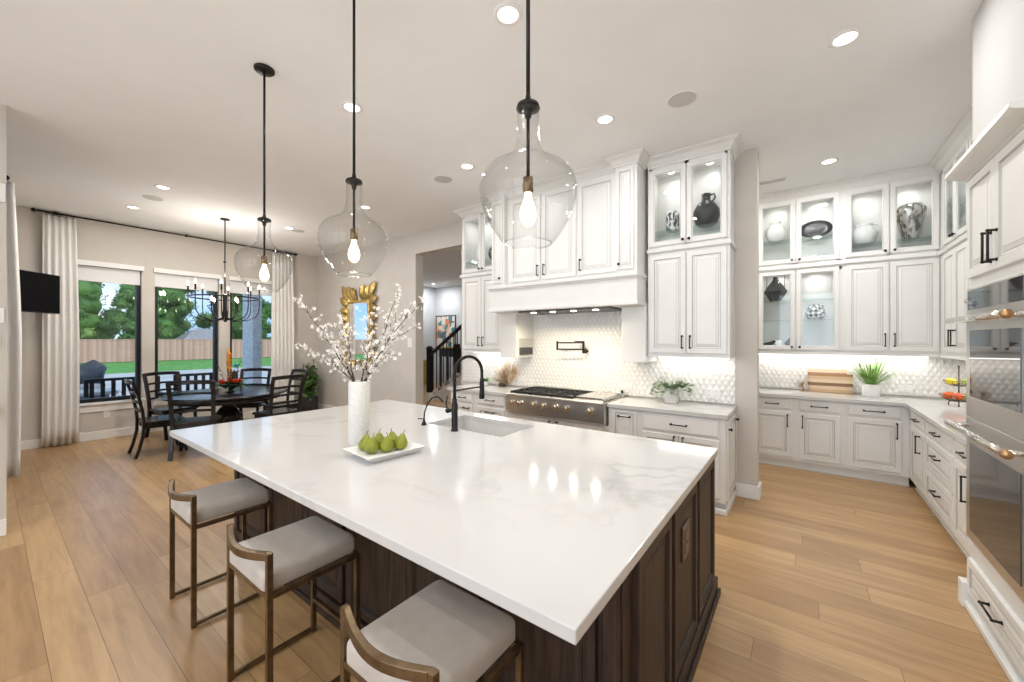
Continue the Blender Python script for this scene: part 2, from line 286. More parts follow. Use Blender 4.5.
# ================================================================ mesh helpers
class MB:
    def __init__(s): s.v = []; s.f = []; s.m = []; s.s = []
    def add(s, vs, fs, mi=0, smooth=False, T=None):
        k = len(s.v)
        s.v += [tuple(T @ Vector(p)) if T else tuple(p) for p in vs]
        for f in fs: s.f.append([k+i for i in f]); s.m.append(mi); s.s.append(smooth)
        return s
    def box(s, a, b, mi=0, T=None):
        x0, y0, z0 = a; x1, y1, z1 = b
        x0, x1 = min(x0, x1), max(x0, x1); y0, y1 = min(y0, y1), max(y0, y1); z0, z1 = min(z0, z1), max(z0, z1)
        return s.add([(x0,y0,z0),(x1,y0,z0),(x1,y1,z0),(x0,y1,z0),(x0,y0,z1),(x1,y0,z1),(x1,y1,z1),(x0,y1,z1)],
                     [(3,2,1,0),(4,5,6,7),(0,1,5,4),(1,2,6,5),(2,3,7,6),(3,0,4,7)], mi, False, T)
    def cbox(s, a, b, c=.004, mi=0, T=None):
        """box with chamfered edges"""
        x0, y0, z0 = a; x1, y1, z1 = b
        P = []
        for z in (z0, z1):
            iz = z0 + c if z == z0 else z1 - c
            P.append([(x0+c,y0+c,z),(x1-c,y0+c,z),(x1-c,y1-c,z),(x0+c,y1-c,z)])
            P.append([(x0+c,y0,iz),(x1-c,y0,iz),(x1,y0+c,iz),(x1,y1-c,iz),(x1-c,y1,iz),(x0+c,y1,iz),(x0,y1-c,iz),(x0,y0+c,iz)])
        vs = P[0]+P[1]+P[3]+P[2]   # 0-3 bottom, 4-11 low ring, 12-19 high ring, 20-23 top
        f = [(3,2,1,0),(20,21,22,23)]
        for i in range(8): j = (i+1) % 8; f.append((4+i,4+j,12+j,12+i))
        for k, (o, r, fl) in enumerate(((0,4,1),(20,12,0))):
            for i in range(4):
                j = (i+1) % 4
                q = (r+2*i, r+(2*i+1), o+j, o+i); t = (r+(2*i+1), r+(2*i+2) % 8, o+j)
                if fl: q = q[::-1]; t = t[::-1]
                f.append(q); f.append(t)
        return s.add(vs, f, mi, False, T)
    def lathe(s, prof, n=24, c=(0,0,0), mi=0, cap=True, T=None, sx=1, sy=1, smooth=True):
        vs = []; f = []
        for r, z in prof:
            for i in range(n):
                a = 2*PI*i/n; vs.append((c[0]+sx*r*math.cos(a), c[1]+sy*r*math.sin(a), c[2]+z))
        m = len(prof)
        for k in range(m-1):
            for i in range(n):
                j = (i+1) % n; f.append((k*n+i, k*n+j, (k+1)*n+j, (k+1)*n+i))
        if cap:
            if prof[0][0] > 1e-4: f.append(tuple(range(n))[::-1])
            if prof[-1][0] > 1e-4: f.append(tuple((m-1)*n+i for i in range(n)))
        return s.add(vs, f, mi, smooth, T)
    def tube(s, pts, r, n=8, mi=0, closed=False, cap=True, T=None, flat=None, smooth=True):
        pts = [Vector(p) for p in pts]; m = len(pts)
        rr = r if isinstance(r, (list, tuple)) else [r]*m
        d = []
        for i in range(m):
            if closed: t = pts[(i+1) % m]-pts[i-1]
            else: t = pts[min(i+1, m-1)]-pts[max(i-1, 0)]
            d.append(t.normalized())
        up = Vector((0,0,1)) if abs(d[0].z) < .9 else Vector((1,0,0))
        u = d[0].cross(up).normalized(); vs = []; f = []
        for i in range(m):
            u = (u - d[i]*u.dot(d[i])).normalized(); w = d[i].cross(u)
            for k in range(n):
                a = 2*PI*(k+.5)/n
                vs.append(pts[i] + (u*math.cos(a)*(flat[0] if flat else 1)+w*math.sin(a)*(flat[1] if flat else 1))*rr[i])
        for i in range(m if closed else m-1):
            i2 = (i+1) % m
            for k in range(n):
                k2 = (k+1) % n; f.append((i*n+k, i*n+k2, i2*n+k2, i2*n+k))
        if cap and not closed: f.append(tuple(range(n))[::-1]); f.append(tuple((m-1)*n+k for k in range(n)))
        return s.add(vs, f, mi, smooth, T)
    def bar(s, a, b, w, mi=0):       # square bar
        return s.tube([a, b], w*.7071, 4, mi, smooth=False)
    def prism(s, poly, h0, h1, axis='z', mi=0, T=None, smooth=False):
        """extrude a 2-D outline; axis x: poly=(y,z); y: poly=(x,z); z: poly=(x,y)"""
        def p3(p, h):
            return (h, p[0], p[1]) if axis == 'x' else (p[0], h, p[1]) if axis == 'y' else (p[0], p[1], h)
        n = len(poly); vs = [p3(p, h0) for p in poly]+[p3(p, h1) for p in poly]
        f = [tuple(range(n))[::-1], tuple(range(n, 2*n))]
        for i in range(n): j = (i+1) % n; f.append((i, j, n+j, n+i))
        return s.add(vs, f, mi, smooth, T)
    def ball(s, c, r, n=12, m=8, mi=0, sx=1, sy=1, sz=1, T=None):
        pr = [(max(r*math.sin(PI*k/m), 1e-5), -r*sz*math.cos(PI*k/m)) for k in range(m+1)]
        return s.lathe(pr, n, c, mi, False, T, sx, sy)
    def build(s, name, ms, parent=None, loc=None, rot=None, bevel=0, solid=0, subd=0):
        me = bpy.data.meshes.new(name); me.from_pydata(s.v, [], s.f)
        ms = ms if isinstance(ms, (list, tuple)) else [ms]
        for m in ms: me.materials.append(M[m] if isinstance(m, str) else m)
        for p, mi, sm in zip(me.polygons, s.m, s.s): p.material_index = mi; p.use_smooth = sm
        me.validate(); me.update()
        import bmesh
        bm = bmesh.new(); bm.from_mesh(me); bmesh.ops.recalc_face_normals(bm, faces=bm.faces); bm.to_mesh(me); bm.free()
        o = bpy.data.objects.new(name, me); COL.objects.link(o)
        if parent: o.parent = parent
        if loc: o.location = loc
        if rot: o.rotation_euler = rot
        if solid: md = o.modifiers.new('s', 'SOLIDIFY'); md.thickness = solid; md.offset = 0
        if subd: md = o.modifiers.new('sub', 'SUBSURF'); md.levels = subd; md.render_levels = subd
        if bevel:
            md = o.modifiers.new('b', 'BEVEL'); md.width = bevel; md.segments = 2; md.limit_method = 'ANGLE'; md.angle_limit = R(50)
        return o
def tag(o, label=None, cat=None, group=None, kind=None):
    if label: o['label'] = label
    if cat: o['category'] = cat
    if group: o['group'] = group
    if kind: o['kind'] = kind
    return o
def thing(name, label, cat, loc=(0,0,0), rz=0, group=None):
    o = bpy.data.objects.new(name, None); COL.objects.link(o); o.location = loc; o.rotation_euler = (0,0,rz)
    o.empty_display_size = .1
    return tag(o, label, cat, group)
def struct(o, label=None, cat=None): return tag(o, label, cat, kind='structure')
def dup(root, loc=None, rz=None, label=None, group=None):
    def rec(o, par):
        c = o.copy(); COL.objects.link(c)
        if par: c.parent = par
        for ch in o.children: rec(ch, c)
        return c
    r = rec(root, None)
    if loc: r.location = loc
    if rz is not None: r.rotation_euler = (0,0,rz)
    if label: r['label'] = label
    if group: r['group'] = group
    return r
def Tm(loc=(0,0,0), rz=0, rx=0, ry=0, s=1):
    return Matrix.Translation(loc) @ Matrix.Rotation(rz, 4, 'Z') @ Matrix.Rotation(ry, 4, 'Y') @ Matrix.Rotation(rx, 4, 'X') @ Matrix.Scale(s, 4)

CZ = 3.53       # ceiling height
# ================================================================ room shell
b = MB().box((-11.2, -4.2, -.12), (1.75, 10.2, 0)); struct(b.build('floor', 'floor'), 'wide plank oak floor running through kitchen and dining area', 'floor')
b = MB().box((-11.2, -4.2, CZ), (1.75, 10.2, CZ+.12)); struct(b.build('ceiling', 'ceil'), 'flat white painted ceiling with recessed lights', 'ceiling')
# window wall (left) with three openings
WX = -9.1
wins = [(.66, 1.61), (1.78, 2.72), (2.90, 3.90)]; WZ0, WZ1 = .60, 2.80
b = MB(); ys = [-.05]
b.box((WX-.22, -.1, 0), (WX, 4.80, WZ0)); b.box((WX-.22, -.1, WZ1), (WX, 4.80, CZ))
e = [-.1]+[v for w in wins for v in w]+[4.80]
for i in range(0, len(e), 2): b.box((WX-.22, e[i], WZ0), (WX, e[i+1], WZ1))
struct(b.build('wall_left', 'wall'), 'taupe painted wall holding the three dining windows', 'wall')
# back wall with the hallway opening and the cooktop wall
b = MB(); b.box((-9.32, 4.62, 0), (-5.587, 4.80, CZ)); b.box((-5.587, 4.62, 3.15), (-4.45, 4.80, CZ)); b.box((-4.45, 4.62, 0), (-.368, 4.80, CZ))
struct(b.build('wall_back', 'wall'), 'taupe back wall behind cooktop with tall hallway opening', 'wall')
b = MB(); b.box((-1.9, 6.58, 0), (1.70, 6.75, CZ)); struct(b.build('wall_pantry', 'wall'), 'far wall behind the pantry cabinets', 'wall')
b = MB(); b.box((-1.9, 4.80, 0), (-1.75, 6.58, CZ)); struct(b.build('wall_pantry_side', 'wall'), 'side wall of the pantry area hidden behind cooktop wall', 'wall')
b = MB(); b.box((1.53, -4.2, 0), (1.70, 6.58, CZ)); struct(b.build('wall_right', 'wall'), 'right wall behind the oven tower', 'wall')
b = MB(); b.box((.82, 2.60, 2.628), (1.53, 3.55, CZ)); struct(b.build('wall_right_soffit', 'soffit'), 'white drywall soffit above the oven tower', 'soffit')
# near-left side wall (seen edge-on) and living room shell
b = MB(); b.box((-9.32, -.1, 0), (-7.42, .03, CZ)); b.box((-7.60, -4.2, 0), (-7.42, -.1, CZ)); struct(b.build('wall_side', 'wall'), 'taupe side wall behind the near curtain', 'wall')
b = MB(); b.box((-5.45, -4.2, 0), (-5.26, .11, CZ)); struct(b.build('wall_living', 'wall'), 'end of wall at the left edge of the frame', 'wall')
b = MB(); b.box((-5.45, -4.2, 0), (1.7, -4.05, .3)); b.box((-5.45, -4.2, 3.2), (1.7, -4.05, CZ))
for x in (-5.45, -3.25, -1.05, 1.2): b.box((x, -4.2, .3), (x+.35 if x < 1 else 1.7, -4.05, 3.2))
struct(b.build('wall_front', 'wall'), 'window wall of the living area behind the camera', 'wall')
# hallway beyond the opening
b = MB(); b.box((-11.13, 4.80, 0), (-10.93, 10.1, CZ)); struct(b.build('wall_hall_left', 'hallwall'), 'cool grey left wall of the hallway', 'wall')
b = MB(); b.box((-10.93, 10.0, 0), (-1.9, 10.15, CZ)); struct(b.build('wall_hall_back', 'hallwall'), 'cool grey far wall of the hallway behind stairs', 'wall')
b = MB(); b.box((-11.13, 4.62, 0), (-9.32, 4.80, CZ)); struct(b.build('wall_hall_front', 'hallwall'), 'hallway wall hidden beyond the dining corner', 'wall')
b = MB(); b.box((-2.05, 4.80, 0), (-1.9, 10.0, CZ)); struct(b.build('wall_hall_right', 'hallwall'), 'right wall of the hallway', 'wall')
# baseboards
def base(name, a, bb, lab):
    m = MB(); m.box(a, bb); struct(m.build(name, 'trim', bevel=.006), lab, 'baseboard')
base('baseboard_left', (WX, .03, 0), (WX+.018, 4.62, .135), 'white baseboard under the dining windows')
base('baseboard_back', (WX+.018, 4.602, 0), (-5.587, 4.62, .135), 'white baseboard under the gold mirror')
m = MB(); m.box((-.555, 4.598, 0), (-.345, 4.62, .135)); m.box((-.368, 4.62, 0), (-.345, 4.80, .135))
struct(m.build('baseboard_stub', 'trim', bevel=.006), 'white baseboard wrapping the end of the cooktop wall', 'baseboard')
base('baseboard_side', (-9.08, .03, 0), (-7.42, .048, .135), 'white baseboard behind the near curtain')
base('baseboard_living', (-5.26, -2.0, 0), (-5.24, .11, .135), 'white baseboard at the left edge of the frame')
base('baseboard_hall', (-10.93, 4.82, 0), (-10.91, 9.98, .135), 'white baseboard of the hallway left wall')
# windows: black frame, glass pane, white sill and head casing, roller shade
for k, (y0, y1) in enumerate(wins):
    w = thing('window_%d' % (k+1), None, None); struct(w, ['left dining window beside the curtain and wall screen', 'middle dining window behind the chandelier', 'right dining window beside the far curtain'][k], 'window')
    m = MB(); fw = .055; xo, xi = WX-.17, WX-.07
    m.box((xo, y0, WZ0), (xi, y0+fw, WZ1)); m.box((xo, y1-fw, WZ0), (xi, y1, WZ1)); m.box((xo, y0+fw, WZ0), (xi, y1-fw, WZ0+fw)); m.box((xo, y0+fw, WZ1-fw), (xi, y1-fw, WZ1))
    m.build('window_frame', 'blackframe', w)
    m = MB(); m.box((WX-.125, y0+fw, WZ0+fw), (WX-.119, y1-fw, WZ1-fw)); m.build('window_pane', 'pane', w)
    m = MB(); m.box((WX-.07, y0-.03, WZ0-.035), (WX+.05, y1+.04, WZ0)); m.box((WX, y0-.02, WZ0-.15), (WX+.018, y1+.03, WZ0-.035)); m.build('window_sill', 'trim', w, bevel=.004)
    m = MB(); m.box((WX, y0-.02, WZ1-.02), (WX+.035, y1+.03, WZ1+.06)); m.build('head_casing', 'trim', w, bevel=.004)
    sh = tag(MB().box((WX-.05, y0+.01, 2.545), (WX-.046, y1-.01, WZ1-.02)).build('roller_shade', 'shade'), ['white roller shade rolled up at top of the left dining window', 'white roller shade rolled up at top of the middle dining window', 'white roller shade rolled up at top of the right dining window'][k], 'roller shade')
    MB().tube([(WX-.048, y0+.012, 2.545), (WX-.048, y1-.012, 2.545)], .009, 8).build('hem_bar', 'trim', sh)
# door seen edge-on at far left
d = thing('door_1', None, None); struct(d, 'white door edge with black knob at the left edge of the frame', 'door')
m = MB(); m.box((-5.26, -1.15, 0.02), (-5.225, -.02, 2.44)); m.build('door_panel', 'trim', d, bevel=.003)
m = MB(); m.lathe([(.03, 0), (.03, .012), (.011, .014), (.011, .035), (.026, .045), (.030, .06), (.024, .072), (1e-5, .076)], 16, T=Matrix.Translation((-5.225, .035, 1.03)) @ Matrix.Rotation(R(90), 4, 'Y'))
m.build('door_knob', 'black', d)
for nm, z, h, w_, lab in (('light_switch', 1.80, .12, .09, 'white double light switch on wall end at far left'), ('thermostat', 2.80, .15, .10, 'small white alarm box high on wall end at far left'), ('wall_dimmer', 1.60, .11, .05, 'white dimmer plate below the double switch at far left')):
    t = thing(nm, lab, 'switch', (-5.26, .055, z))
    MB().cbox((0, -w_/2, -h/2), (.012 if h < .14 else .03, w_/2, h/2), .003).build('plate', 'plastic', t)
    MB().box((.011, -.012, -.02), (.02 if h < .14 else .033, .012, .02)).build('toggle', 'grille', t)

# ================================================================ cabinetry kit
def rings(m, x0, x1, z0, z1, steps, T=None, mi0=0):
    """steps: list of (inset, y, mat index of the ring leading to it)"""
    vs = []; f = []; mi = []
    for ins, y, _ in steps:
        vs += [(x0+ins, y, z0+ins), (x1-ins, y, z0+ins), (x1-ins, y, z1-ins), (x0+ins, y, z1-ins)]
    for k in range(1, len(steps)):
        a = 4*(k-1); c = 4*k
        for i in range(4):
            j = (i+1) % 4; m_f = [(a+i, a+j, c+j, c+i)]
            f += m_f; mi.append(steps[k][2])
    n0 = len(m.v); m.v += vs
    for q, i in zip(f, mi): m.f.append([n0+t for t in q]); m.m.append(i); m.s.append(False)
    return n0
def door_raised(x0, x1, z0, z1, fr=.058, t=.02):
    m = MB(); fr = min(fr, (x1-x0)*.28, (z1-z0)*.28)
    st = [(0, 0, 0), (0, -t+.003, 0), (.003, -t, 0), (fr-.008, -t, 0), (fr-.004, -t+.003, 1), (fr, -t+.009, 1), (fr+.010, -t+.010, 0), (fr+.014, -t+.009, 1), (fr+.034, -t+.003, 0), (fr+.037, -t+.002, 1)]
    if min(x1-x0, z1-z0) < 2*(fr+.05): st = st[:7]
    n0 = rings(m, x0, x1, z0, z1, st)
    l = n0+4*(len(st)-1); m.f.append([l, l+1, l+2, l+3]); m.m.append(0); m.s.append(False)
    m.f.append([n0+3, n0+2, n0+1, n0]); m.m.append(0); m.s.append(False)
    return m
def door_slab(x0, x1, z0, z1, t=.02):
    m = MB(); st = [(0, 0, 0), (0, -t+.006, 0), (.004, -t+.003, 0), (.010, -t+.002, 0), (.013, -t, 1), (.016, -t, 0)]
    n0 = rings(m, x0, x1, z0, z1, st); l = n0+4*(len(st)-1); m.f.append([l, l+1, l+2, l+3]); m.m.append(0); m.s.append(False)
    m.f.append([n0+3, n0+2, n0+1, n0]); m.m.append(0); m.s.append(False)
    return m
def door_glass(x0, x1, z0, z1, fr=.055, t=.02):
    m = MB(); st = [(0, 0, 0), (0, -t+.003, 0), (.003, -t, 0), (fr-.010, -t, 0), (fr-.006, -t+.004, 1), (fr, -t+.008, 0), (fr, 0, 0), (0, 0, 0)]
    rings(m, x0, x1, z0, z1, st); return m
def pull(m, x, z, L, horiz, y=-.02):
    s = -.032
    if horiz: e = [(x-L/2, z), (x+L/2, z)]
    else: e = [(x, z-L/2), (x, z+L/2)]
    m.tube([(e[0][0], y+s, e[0][1]), (e[1][0], y+s, e[1][1])], .0055, 8)
    for k, q in enumerate(e):
        m.tube([(q[0], y+.001, q[1]), (q[0], y+s, q[1])], .0065, 8); m.ball((q[0], y+s, q[1]), .0085, 8, 6)
        m.lathe([(.011, 0), (.008, .006)], 10, T=Matrix.Translation((q[0], y+.001, q[1])) @ Matrix.Rotation(R(90), 4, 'X'))
def knob(m, x, z, y=-.02, r=.014):
    m.lathe([(.007, 0), (.006, .012), (r, .018), (r*1.05, .025), (r*.7, .031), (1e-5, .032)], 12, T=Matrix.Translation((x, y+.001, z)) @ Matrix.Rotation(R(90), 4, 'X'))
def cabinet(name, lab, loc, rz, W, D, z0, z1, items, kind='box', toe=False, shelves=(), cat='cabinet', group=None, endpanel=None, sides=True, lights=True):
    """local frame: x along the run, front plane y=0 (doors stand proud towards -y), body back to y=D."""
    t = thing(name, lab, cat, (loc[0], loc[1], 0), rz, group)
    m = MB()
    if kind == 'glass':
        p = .018
        m.box((0, 0, z0), (p, D, z1)); m.box((W-p, 0, z0), (W, D, z1)); m.box((p, 0, z0), (W-p, D, z0+p)); m.box((p, 0, z1-p), (W-p, D, z1)); m.box((p, D-p, z0+p), (W-p, D, z1-p))
        xs = sorted(set([i[1] for i in items]+[i[2] for i in items]))
        m.box((p, 0, z0+p), (items[0][1]+.02, .02, z1-p)); m.box((items[-1][2]-.02, 0, z0+p), (W-p, .02, z1-p))
        m.box((p, 0, z1-.05), (W-p, .02, z1-p)); m.box((p, 0, z0+p), (W-p, .02, z0+.03))
        cx_ = (items[0][2]+items[1][1])/2; m.box((cx_-.02, 0, z0+p), (cx_+.02, .02, z1-p))
        for s_ in ():
            pass
    elif toe:
        m.box((0, 0, .105), (W, D, z1)); m.box((0, .055, 0), (W, D, .105)); m.box((0, .040, 0), (W, .055, .02))
    else: m.box((0, 0, z0), (W, D, z1))
    m.build('body', 'cab', t)
    if kind == 'glass':
        for zs in shelves:
            MB().box((.019, .03, zs-.004), (W-.019, D-.019, zs+.004)).build('glass_shelf', 'shelfglass', t)
    for it in items:
        ty, x0, x1, a, c = it[:5]; h = it[5] if len(it) > 5 else None
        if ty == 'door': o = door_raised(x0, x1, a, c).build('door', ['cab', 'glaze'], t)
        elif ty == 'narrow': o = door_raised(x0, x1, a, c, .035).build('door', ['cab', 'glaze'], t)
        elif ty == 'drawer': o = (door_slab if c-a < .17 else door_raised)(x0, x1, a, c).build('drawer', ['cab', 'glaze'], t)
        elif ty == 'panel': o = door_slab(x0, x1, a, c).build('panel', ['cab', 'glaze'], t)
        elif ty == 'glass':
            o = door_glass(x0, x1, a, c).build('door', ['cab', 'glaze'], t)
            MB().box((x0+.05, -.010, a+.05), (x1-.05, -.006, c-.05)).build('door_glass', 'pane', o)
        if h:
            m = MB(); k = h[0]
            if k == 'k': knob(m, h[1], h[2]); m.build('knob', 'black', o)
            else: pull(m, h[1], h[2], h[3] if len(h) > 3 else .13, k == 'h'); m.build('handle', 'black', o)
    return t
def crown(name, pts, z0, z1, out, lab):
    """crown along a poly-line of points; offset towards the left normal of travel"""
    prof = [(0, z0), (.012, z0), (.014, z0+.018), (.022, z0+.024), (out*.55, z0+(z1-z0)*.62), (out*.88, z1-.022), (out, z1-.018), (out, z1), (0, z1)]
    m = MB(); n = len(pts); k = len(prof); rowsv = []
    P = [Vector((p[0], p[1])) for p in pts]
    for i in range(n):
        d1 = (P[i]-P[i-1]).normalized() if i else None; d2 = (P[i+1]-P[i]).normalized() if i < n-1 else None
        n1 = Vector((-d1.y, d1.x)) if d1 else None; n2 = Vector((-d2.y, d2.x)) if d2 else None
        if n1 and n2: nn = (n1+n2).normalized(); s = 1/max(nn.dot(n1), .3)
        else: nn = n1 or n2; s = 1
        rowsv += [(P[i].x+nn.x*s*q[0], P[i].y+nn.y*s*q[0], q[1]) for q in prof]
    f = []
    for i in range(n-1):
        for j in range(k): j2 = (j+1) % k; f.append((i*k+j, i*k+j2, (i+1)*k+j2, (i+1)*k+j))
    f.append(tuple(range(k))); f.append(tuple((n-1)*k+j for j in range(k)))
    m.add(rowsv, f); return struct(m.build(name, 'cab'), lab, 'crown moulding')

FR = 4.27                     # front plane of the cooktop-wall uppers
WB = 4.618                    # cabinet backs against wall
DU = WB-FR
# ---- right upper stack (x -1.343 .. -.565)
W = .778
cabinet('glass_cabinet', 'upper glass-door cabinet right of the hood holding a black jug', (-1.343, FR), 0, W, DU, 2.565, 3.45,
        [('glass', .02, .385, 2.59, 3.40, ('k', .36, 2.625)), ('glass', .395, .755, 2.59, 3.40, ('k', .42, 2.625))], 'glass', shelves=(2.76,))
cabinet('wall_cabinet', 'white two-door wall cabinet right of the hood above the small potted ivy', (-1.343, FR), 0, W, DU, 1.42, 2.525,
        [('door', .02, .385, 1.465, 2.50, ('v', .352, 1.58, .12)), ('door', .395, .755, 1.465, 2.50, ('v', .428, 1.58, .12))])
# ---- left upper stack (x -4.10 .. -3.32)
cabinet('glass_cabinet', 'upper glass-door cabinet left of the hood beside the hallway opening', (-4.10, FR), 0, W, DU, 2.565, 3.45,
        [('glass', .02, .385, 2.59, 3.40, ('k', .36, 2.625)), ('glass', .395, .755, 2.59, 3.40, ('k', .42, 2.625))], 'glass', shelves=(2.76,))
cabinet('wall_cabinet', 'white two-door wall cabinet left of the hood above the dried grass', (-4.10, FR), 0, W, DU, 1.42, 2.525,
        [('door', .02, .385, 1.465, 2.50, ('v', .352, 1.58, .12)), ('door', .395, .755, 1.465, 2.50, ('v', .428, 1.58, .12))])
def ledge(name, a, bb, lab):
    m = MB(); m.box(a, bb); return struct(m.build(name, 'cab', bevel=.008), lab, 'moulding')
ledge('trim_1', (-1.35, FR-.03, 2.525), (-.545, WB, 2.565), 'flat moulding between stacked cabinets right of the hood')
ledge('trim_2', (-4.13, FR-.03, 2.525), (-3.33, WB, 2.565), 'flat moulding between stacked cabinets left of the hood')
# ---- range hood: mantle, narrow towers and three middle doors above
h = thing('range_hood', 'white wooden mantle range hood over the cooktop with dark liner below', 'range hood', (0, 0, 0))
HX0, HX1, HF = -3.325, -1.365, 3.99
m = MB(); m.box((HX0, HF, 2.00), (HX1, WB, 2.275)); m.build('mantle', 'cab', h, bevel=.004)
m = MB(); m.box((HX0-.015, HF-.025, 1.965), (HX1+.015, WB, 2.00)); m.box((HX0-.015, HF-.03, 2.262), (HX1+.015, WB, 2.30)); m.box((HX0-.008, HF-.016, 2.245), (HX1+.008, WB, 2.262))
m.build('moulding', 'cab', h, bevel=.006)
m = MB(); m.box((HX0+.42, HF+.06, 1.945), (HX1-.32, WB-.05, 1.964)); m.build('liner', 'vent', h, bevel=.004)
for i in range(4):
    x = -2.72+.28*i
    o = MB().lathe([(.035, 0), (.035, .012)], 16, (x, HF+.13, 1.936)).build('hood_lamp', 'canlight', h)
    area('hood_light', (x, HF+.13, 1.92), (0, 0, 0), .06, .06, 3.2, (1, .86, .62), 'DISK', 150)
cabinet('hood_cabinet', 'white three-door cabinet directly above the hood mantle', (-3.11, 4.10), 0, 1.50, WB-4.10, 2.30, 3.45,
        [('door', .045, .51, 2.345, 3.40, ('v', .478, 2.46, .12)), ('door', .535, 1.0, 2.345, 3.40, ('v', .57, 2.46, .12)), ('door', 1.025, 1.48, 2.345, 3.40, ('v', 1.06, 2.46, .12))])
cabinet('tower_cabinet', 'narrow projecting cabinet with one knob at right end of the hood', (-1.61, 4.02), 0, .235, WB-4.02, 2.30, 3.45,
        [('narrow', .02, .205, 2.345, 3.40, ('k', .05, 2.40))])
cabinet('tower_cabinet', 'narrow projecting cabinet with one knob at left end of the hood', (-3.32, 4.02), 0, .21, WB-4.02, 2.30, 3.45,
        [('narrow', .02, .19, 2.345, 3.40, ('k', .155, 2.40))])
for x0, x1, lab in ((-1.61, -1.347, 'white side pier hanging under right end of the hood'), (-3.32, -3.05, 'white side pier hanging under left end of the hood')):
    m = MB(); m.box((x0, 4.20, 1.36), (x1, WB, 1.964)); o = m.build('side_pier', 'cab', bevel=.003); tag(o, lab, 'pier')
crown('trim_3', [(-1.343+.0, FR), (-.565, FR), (-.565, WB)][::-1], 3.43, CZ, .085, 'crown moulding over the cabinets right of the hood')
crown('trim_4', [(-4.10, WB), (-4.10, FR), (-3.32, FR)][::-1], 3.43, CZ, .085, 'crown moulding over the cabinets left of the hood')
crown('trim_5', [(-1.375, FR), (-1.375, 4.02), (-1.61, 4.02), (-1.61, 4.10), (-3.11, 4.10), (-3.11, 4.02), (-3.32, 4.02), (-3.32, FR)], 3.43, CZ, .085, 'stepped crown moulding above the hood cabinets')
# stainless gadget panels inside the piers
for x, s, lab in ((-3.05, 1, 'stainless switch panel with dark lower flap on the left hood pier'), (-1.61, -1, 'stainless switch panel seen edge-on on the right hood pier')):
    t = thing('control_panel', lab, 'switch panel', (x, 4.42, 1.51))
    m = MB(); m.cbox((0, -.15, -.01) if s > 0 else (-.012, -.15, -.01), (.025, .15, .11) if s > 0 else (0, .15, .11), .003); m.build('cover', 'steel', t)
    m = MB(); m.cbox((0, -.15, -.11) if s > 0 else (-.012, -.15, -.11), (.02, .15, -.012) if s > 0 else (0, .15, -.012), .003); m.build('socket_strip', 'vent', t)
    if s > 0:
        m = MB()
        for i in range(3): m.box((.019, -.11+.09*i, -.085), (.0215, -.06+.09*i, -.04))
        m.build('socket', 'slot', t)

# ---- backsplashes
m = MB(); m.box((-4.40, 4.606, .94), (-.56, 4.62, 2.0)); struct(m.build('trim_6', 'tile'), 'white relief lozenge tile backsplash behind the cooktop', 'backsplash')
m = MB(); m.box((-1.2, 6.566, .94), (1.53, 6.58, 1.46)); m.box((1.516, 3.56, .94), (1.53, 6.566, 1.46)); struct(m.build('trim_7', 'tile'), 'white relief lozenge tile backsplash behind the pantry counter', 'backsplash')
# ---- cooktop base cabinets, y front 3.995+.02
BF = 4.02; BD = WB-BF
cabinet('base_cabinet', 'white drawer base cabinet left of the cooktop beside the hallway opening', (-4.08, BF), 0, 1.04, BD, 0, .88,
        [('drawer', .06, .43, .735, .86, ('h', .245, .80, .12)), ('door', .06, .43, .145, .70, ('h', .32, .66, .10)),
         ('drawer', .52, .98, .735, .86, ('h', .75, .80, .13)), ('drawer', .52, .98, .43, .70, ('h', .75, .64, .13)), ('drawer', .52, .98, .145, .41, ('h', .75, .33, .13))], toe=True)
cabinet('base_cabinet', 'white two-door base cabinet under the stainless rangetop', (-3.03, BF), 0, 1.34, BD, 0, .67,
        [('door', .05, .66, .145, .65, ('v', .62, .58, .12)), ('door', .68, 1.29, .145, .65, ('v', .72, .58, .12))], toe=True)
bc = cabinet('base_cabinet', 'white base cabinet right of the cooktop with pull-out, wide drawer and end panel', (-1.685, BF), 0, 1.12, BD, 0, .88,
        [('narrow', .05, .31, .145, .86, ('h', .18, .80, .12)), ('drawer', .37, 1.07, .70, .86, ('h', .72, .78, .14)),
         ('door', .37, .715, .145, .675, ('v', .68, .61, .10)), ('door', .725, 1.07, .145, .675, ('v', .76, .61, .10))], toe=True)
# end panel with two little knobs
m = MB(); T = Matrix.Translation((1.12, 0, 0)) @ Matrix.Rotation(R(90), 4, 'Z')
dm = door_raised(.03, .56, .13, .86); m.v = [tuple(T @ Vector(p)) for p in dm.v]; m.f = dm.f; m.m = dm.m; m.s = dm.s
m.build('end_panel', ['cab', 'glaze'], bc)
m = MB(); m.cbox((-.0, -.01, 0), (1.135, .025, .05), .006); m.box((1.12, 0, 0), (1.135, .59, .05)); m.build('base_moulding', 'cab', bc)
for yy, zz in ((.04, .78), (.50, .80)):
    m = MB(); m.lathe([(.009, 0), (.008, .014), (.016, .022), (.012, .03), (1e-5, .032)], 12, T=Matrix.Translation((1.12+.02, yy, zz)) @ Matrix.Rotation(R(90), 4, 'Y')); m.build('knob', 'black', bc)
# ---- counters
def slab(name, poly, lab, z0=.88, z1=.92):
    m = MB(); m.prism(poly, z0, z1); o = m.build(name, 'quartz', bevel=.004); return tag(o, lab, 'countertop')
slab('countertop', [(-4.13, 3.985), (-3.03, 3.985), (-3.03, 4.604), (-4.13, 4.604)], 'white quartz countertop left of the rangetop')
slab('countertop', [(-1.69, 3.985), (-.545, 3.985), (-.545, 4.604), (-1.69, 4.604)], 'white quartz countertop right of the rangetop')
slab('countertop', [(-1.2, 5.937), (.887, 5.937), (.887, 3.578), (1.514, 3.578), (1.514, 6.564), (-1.2, 6.564)], 'L-shaped white quartz countertop of the pantry run')

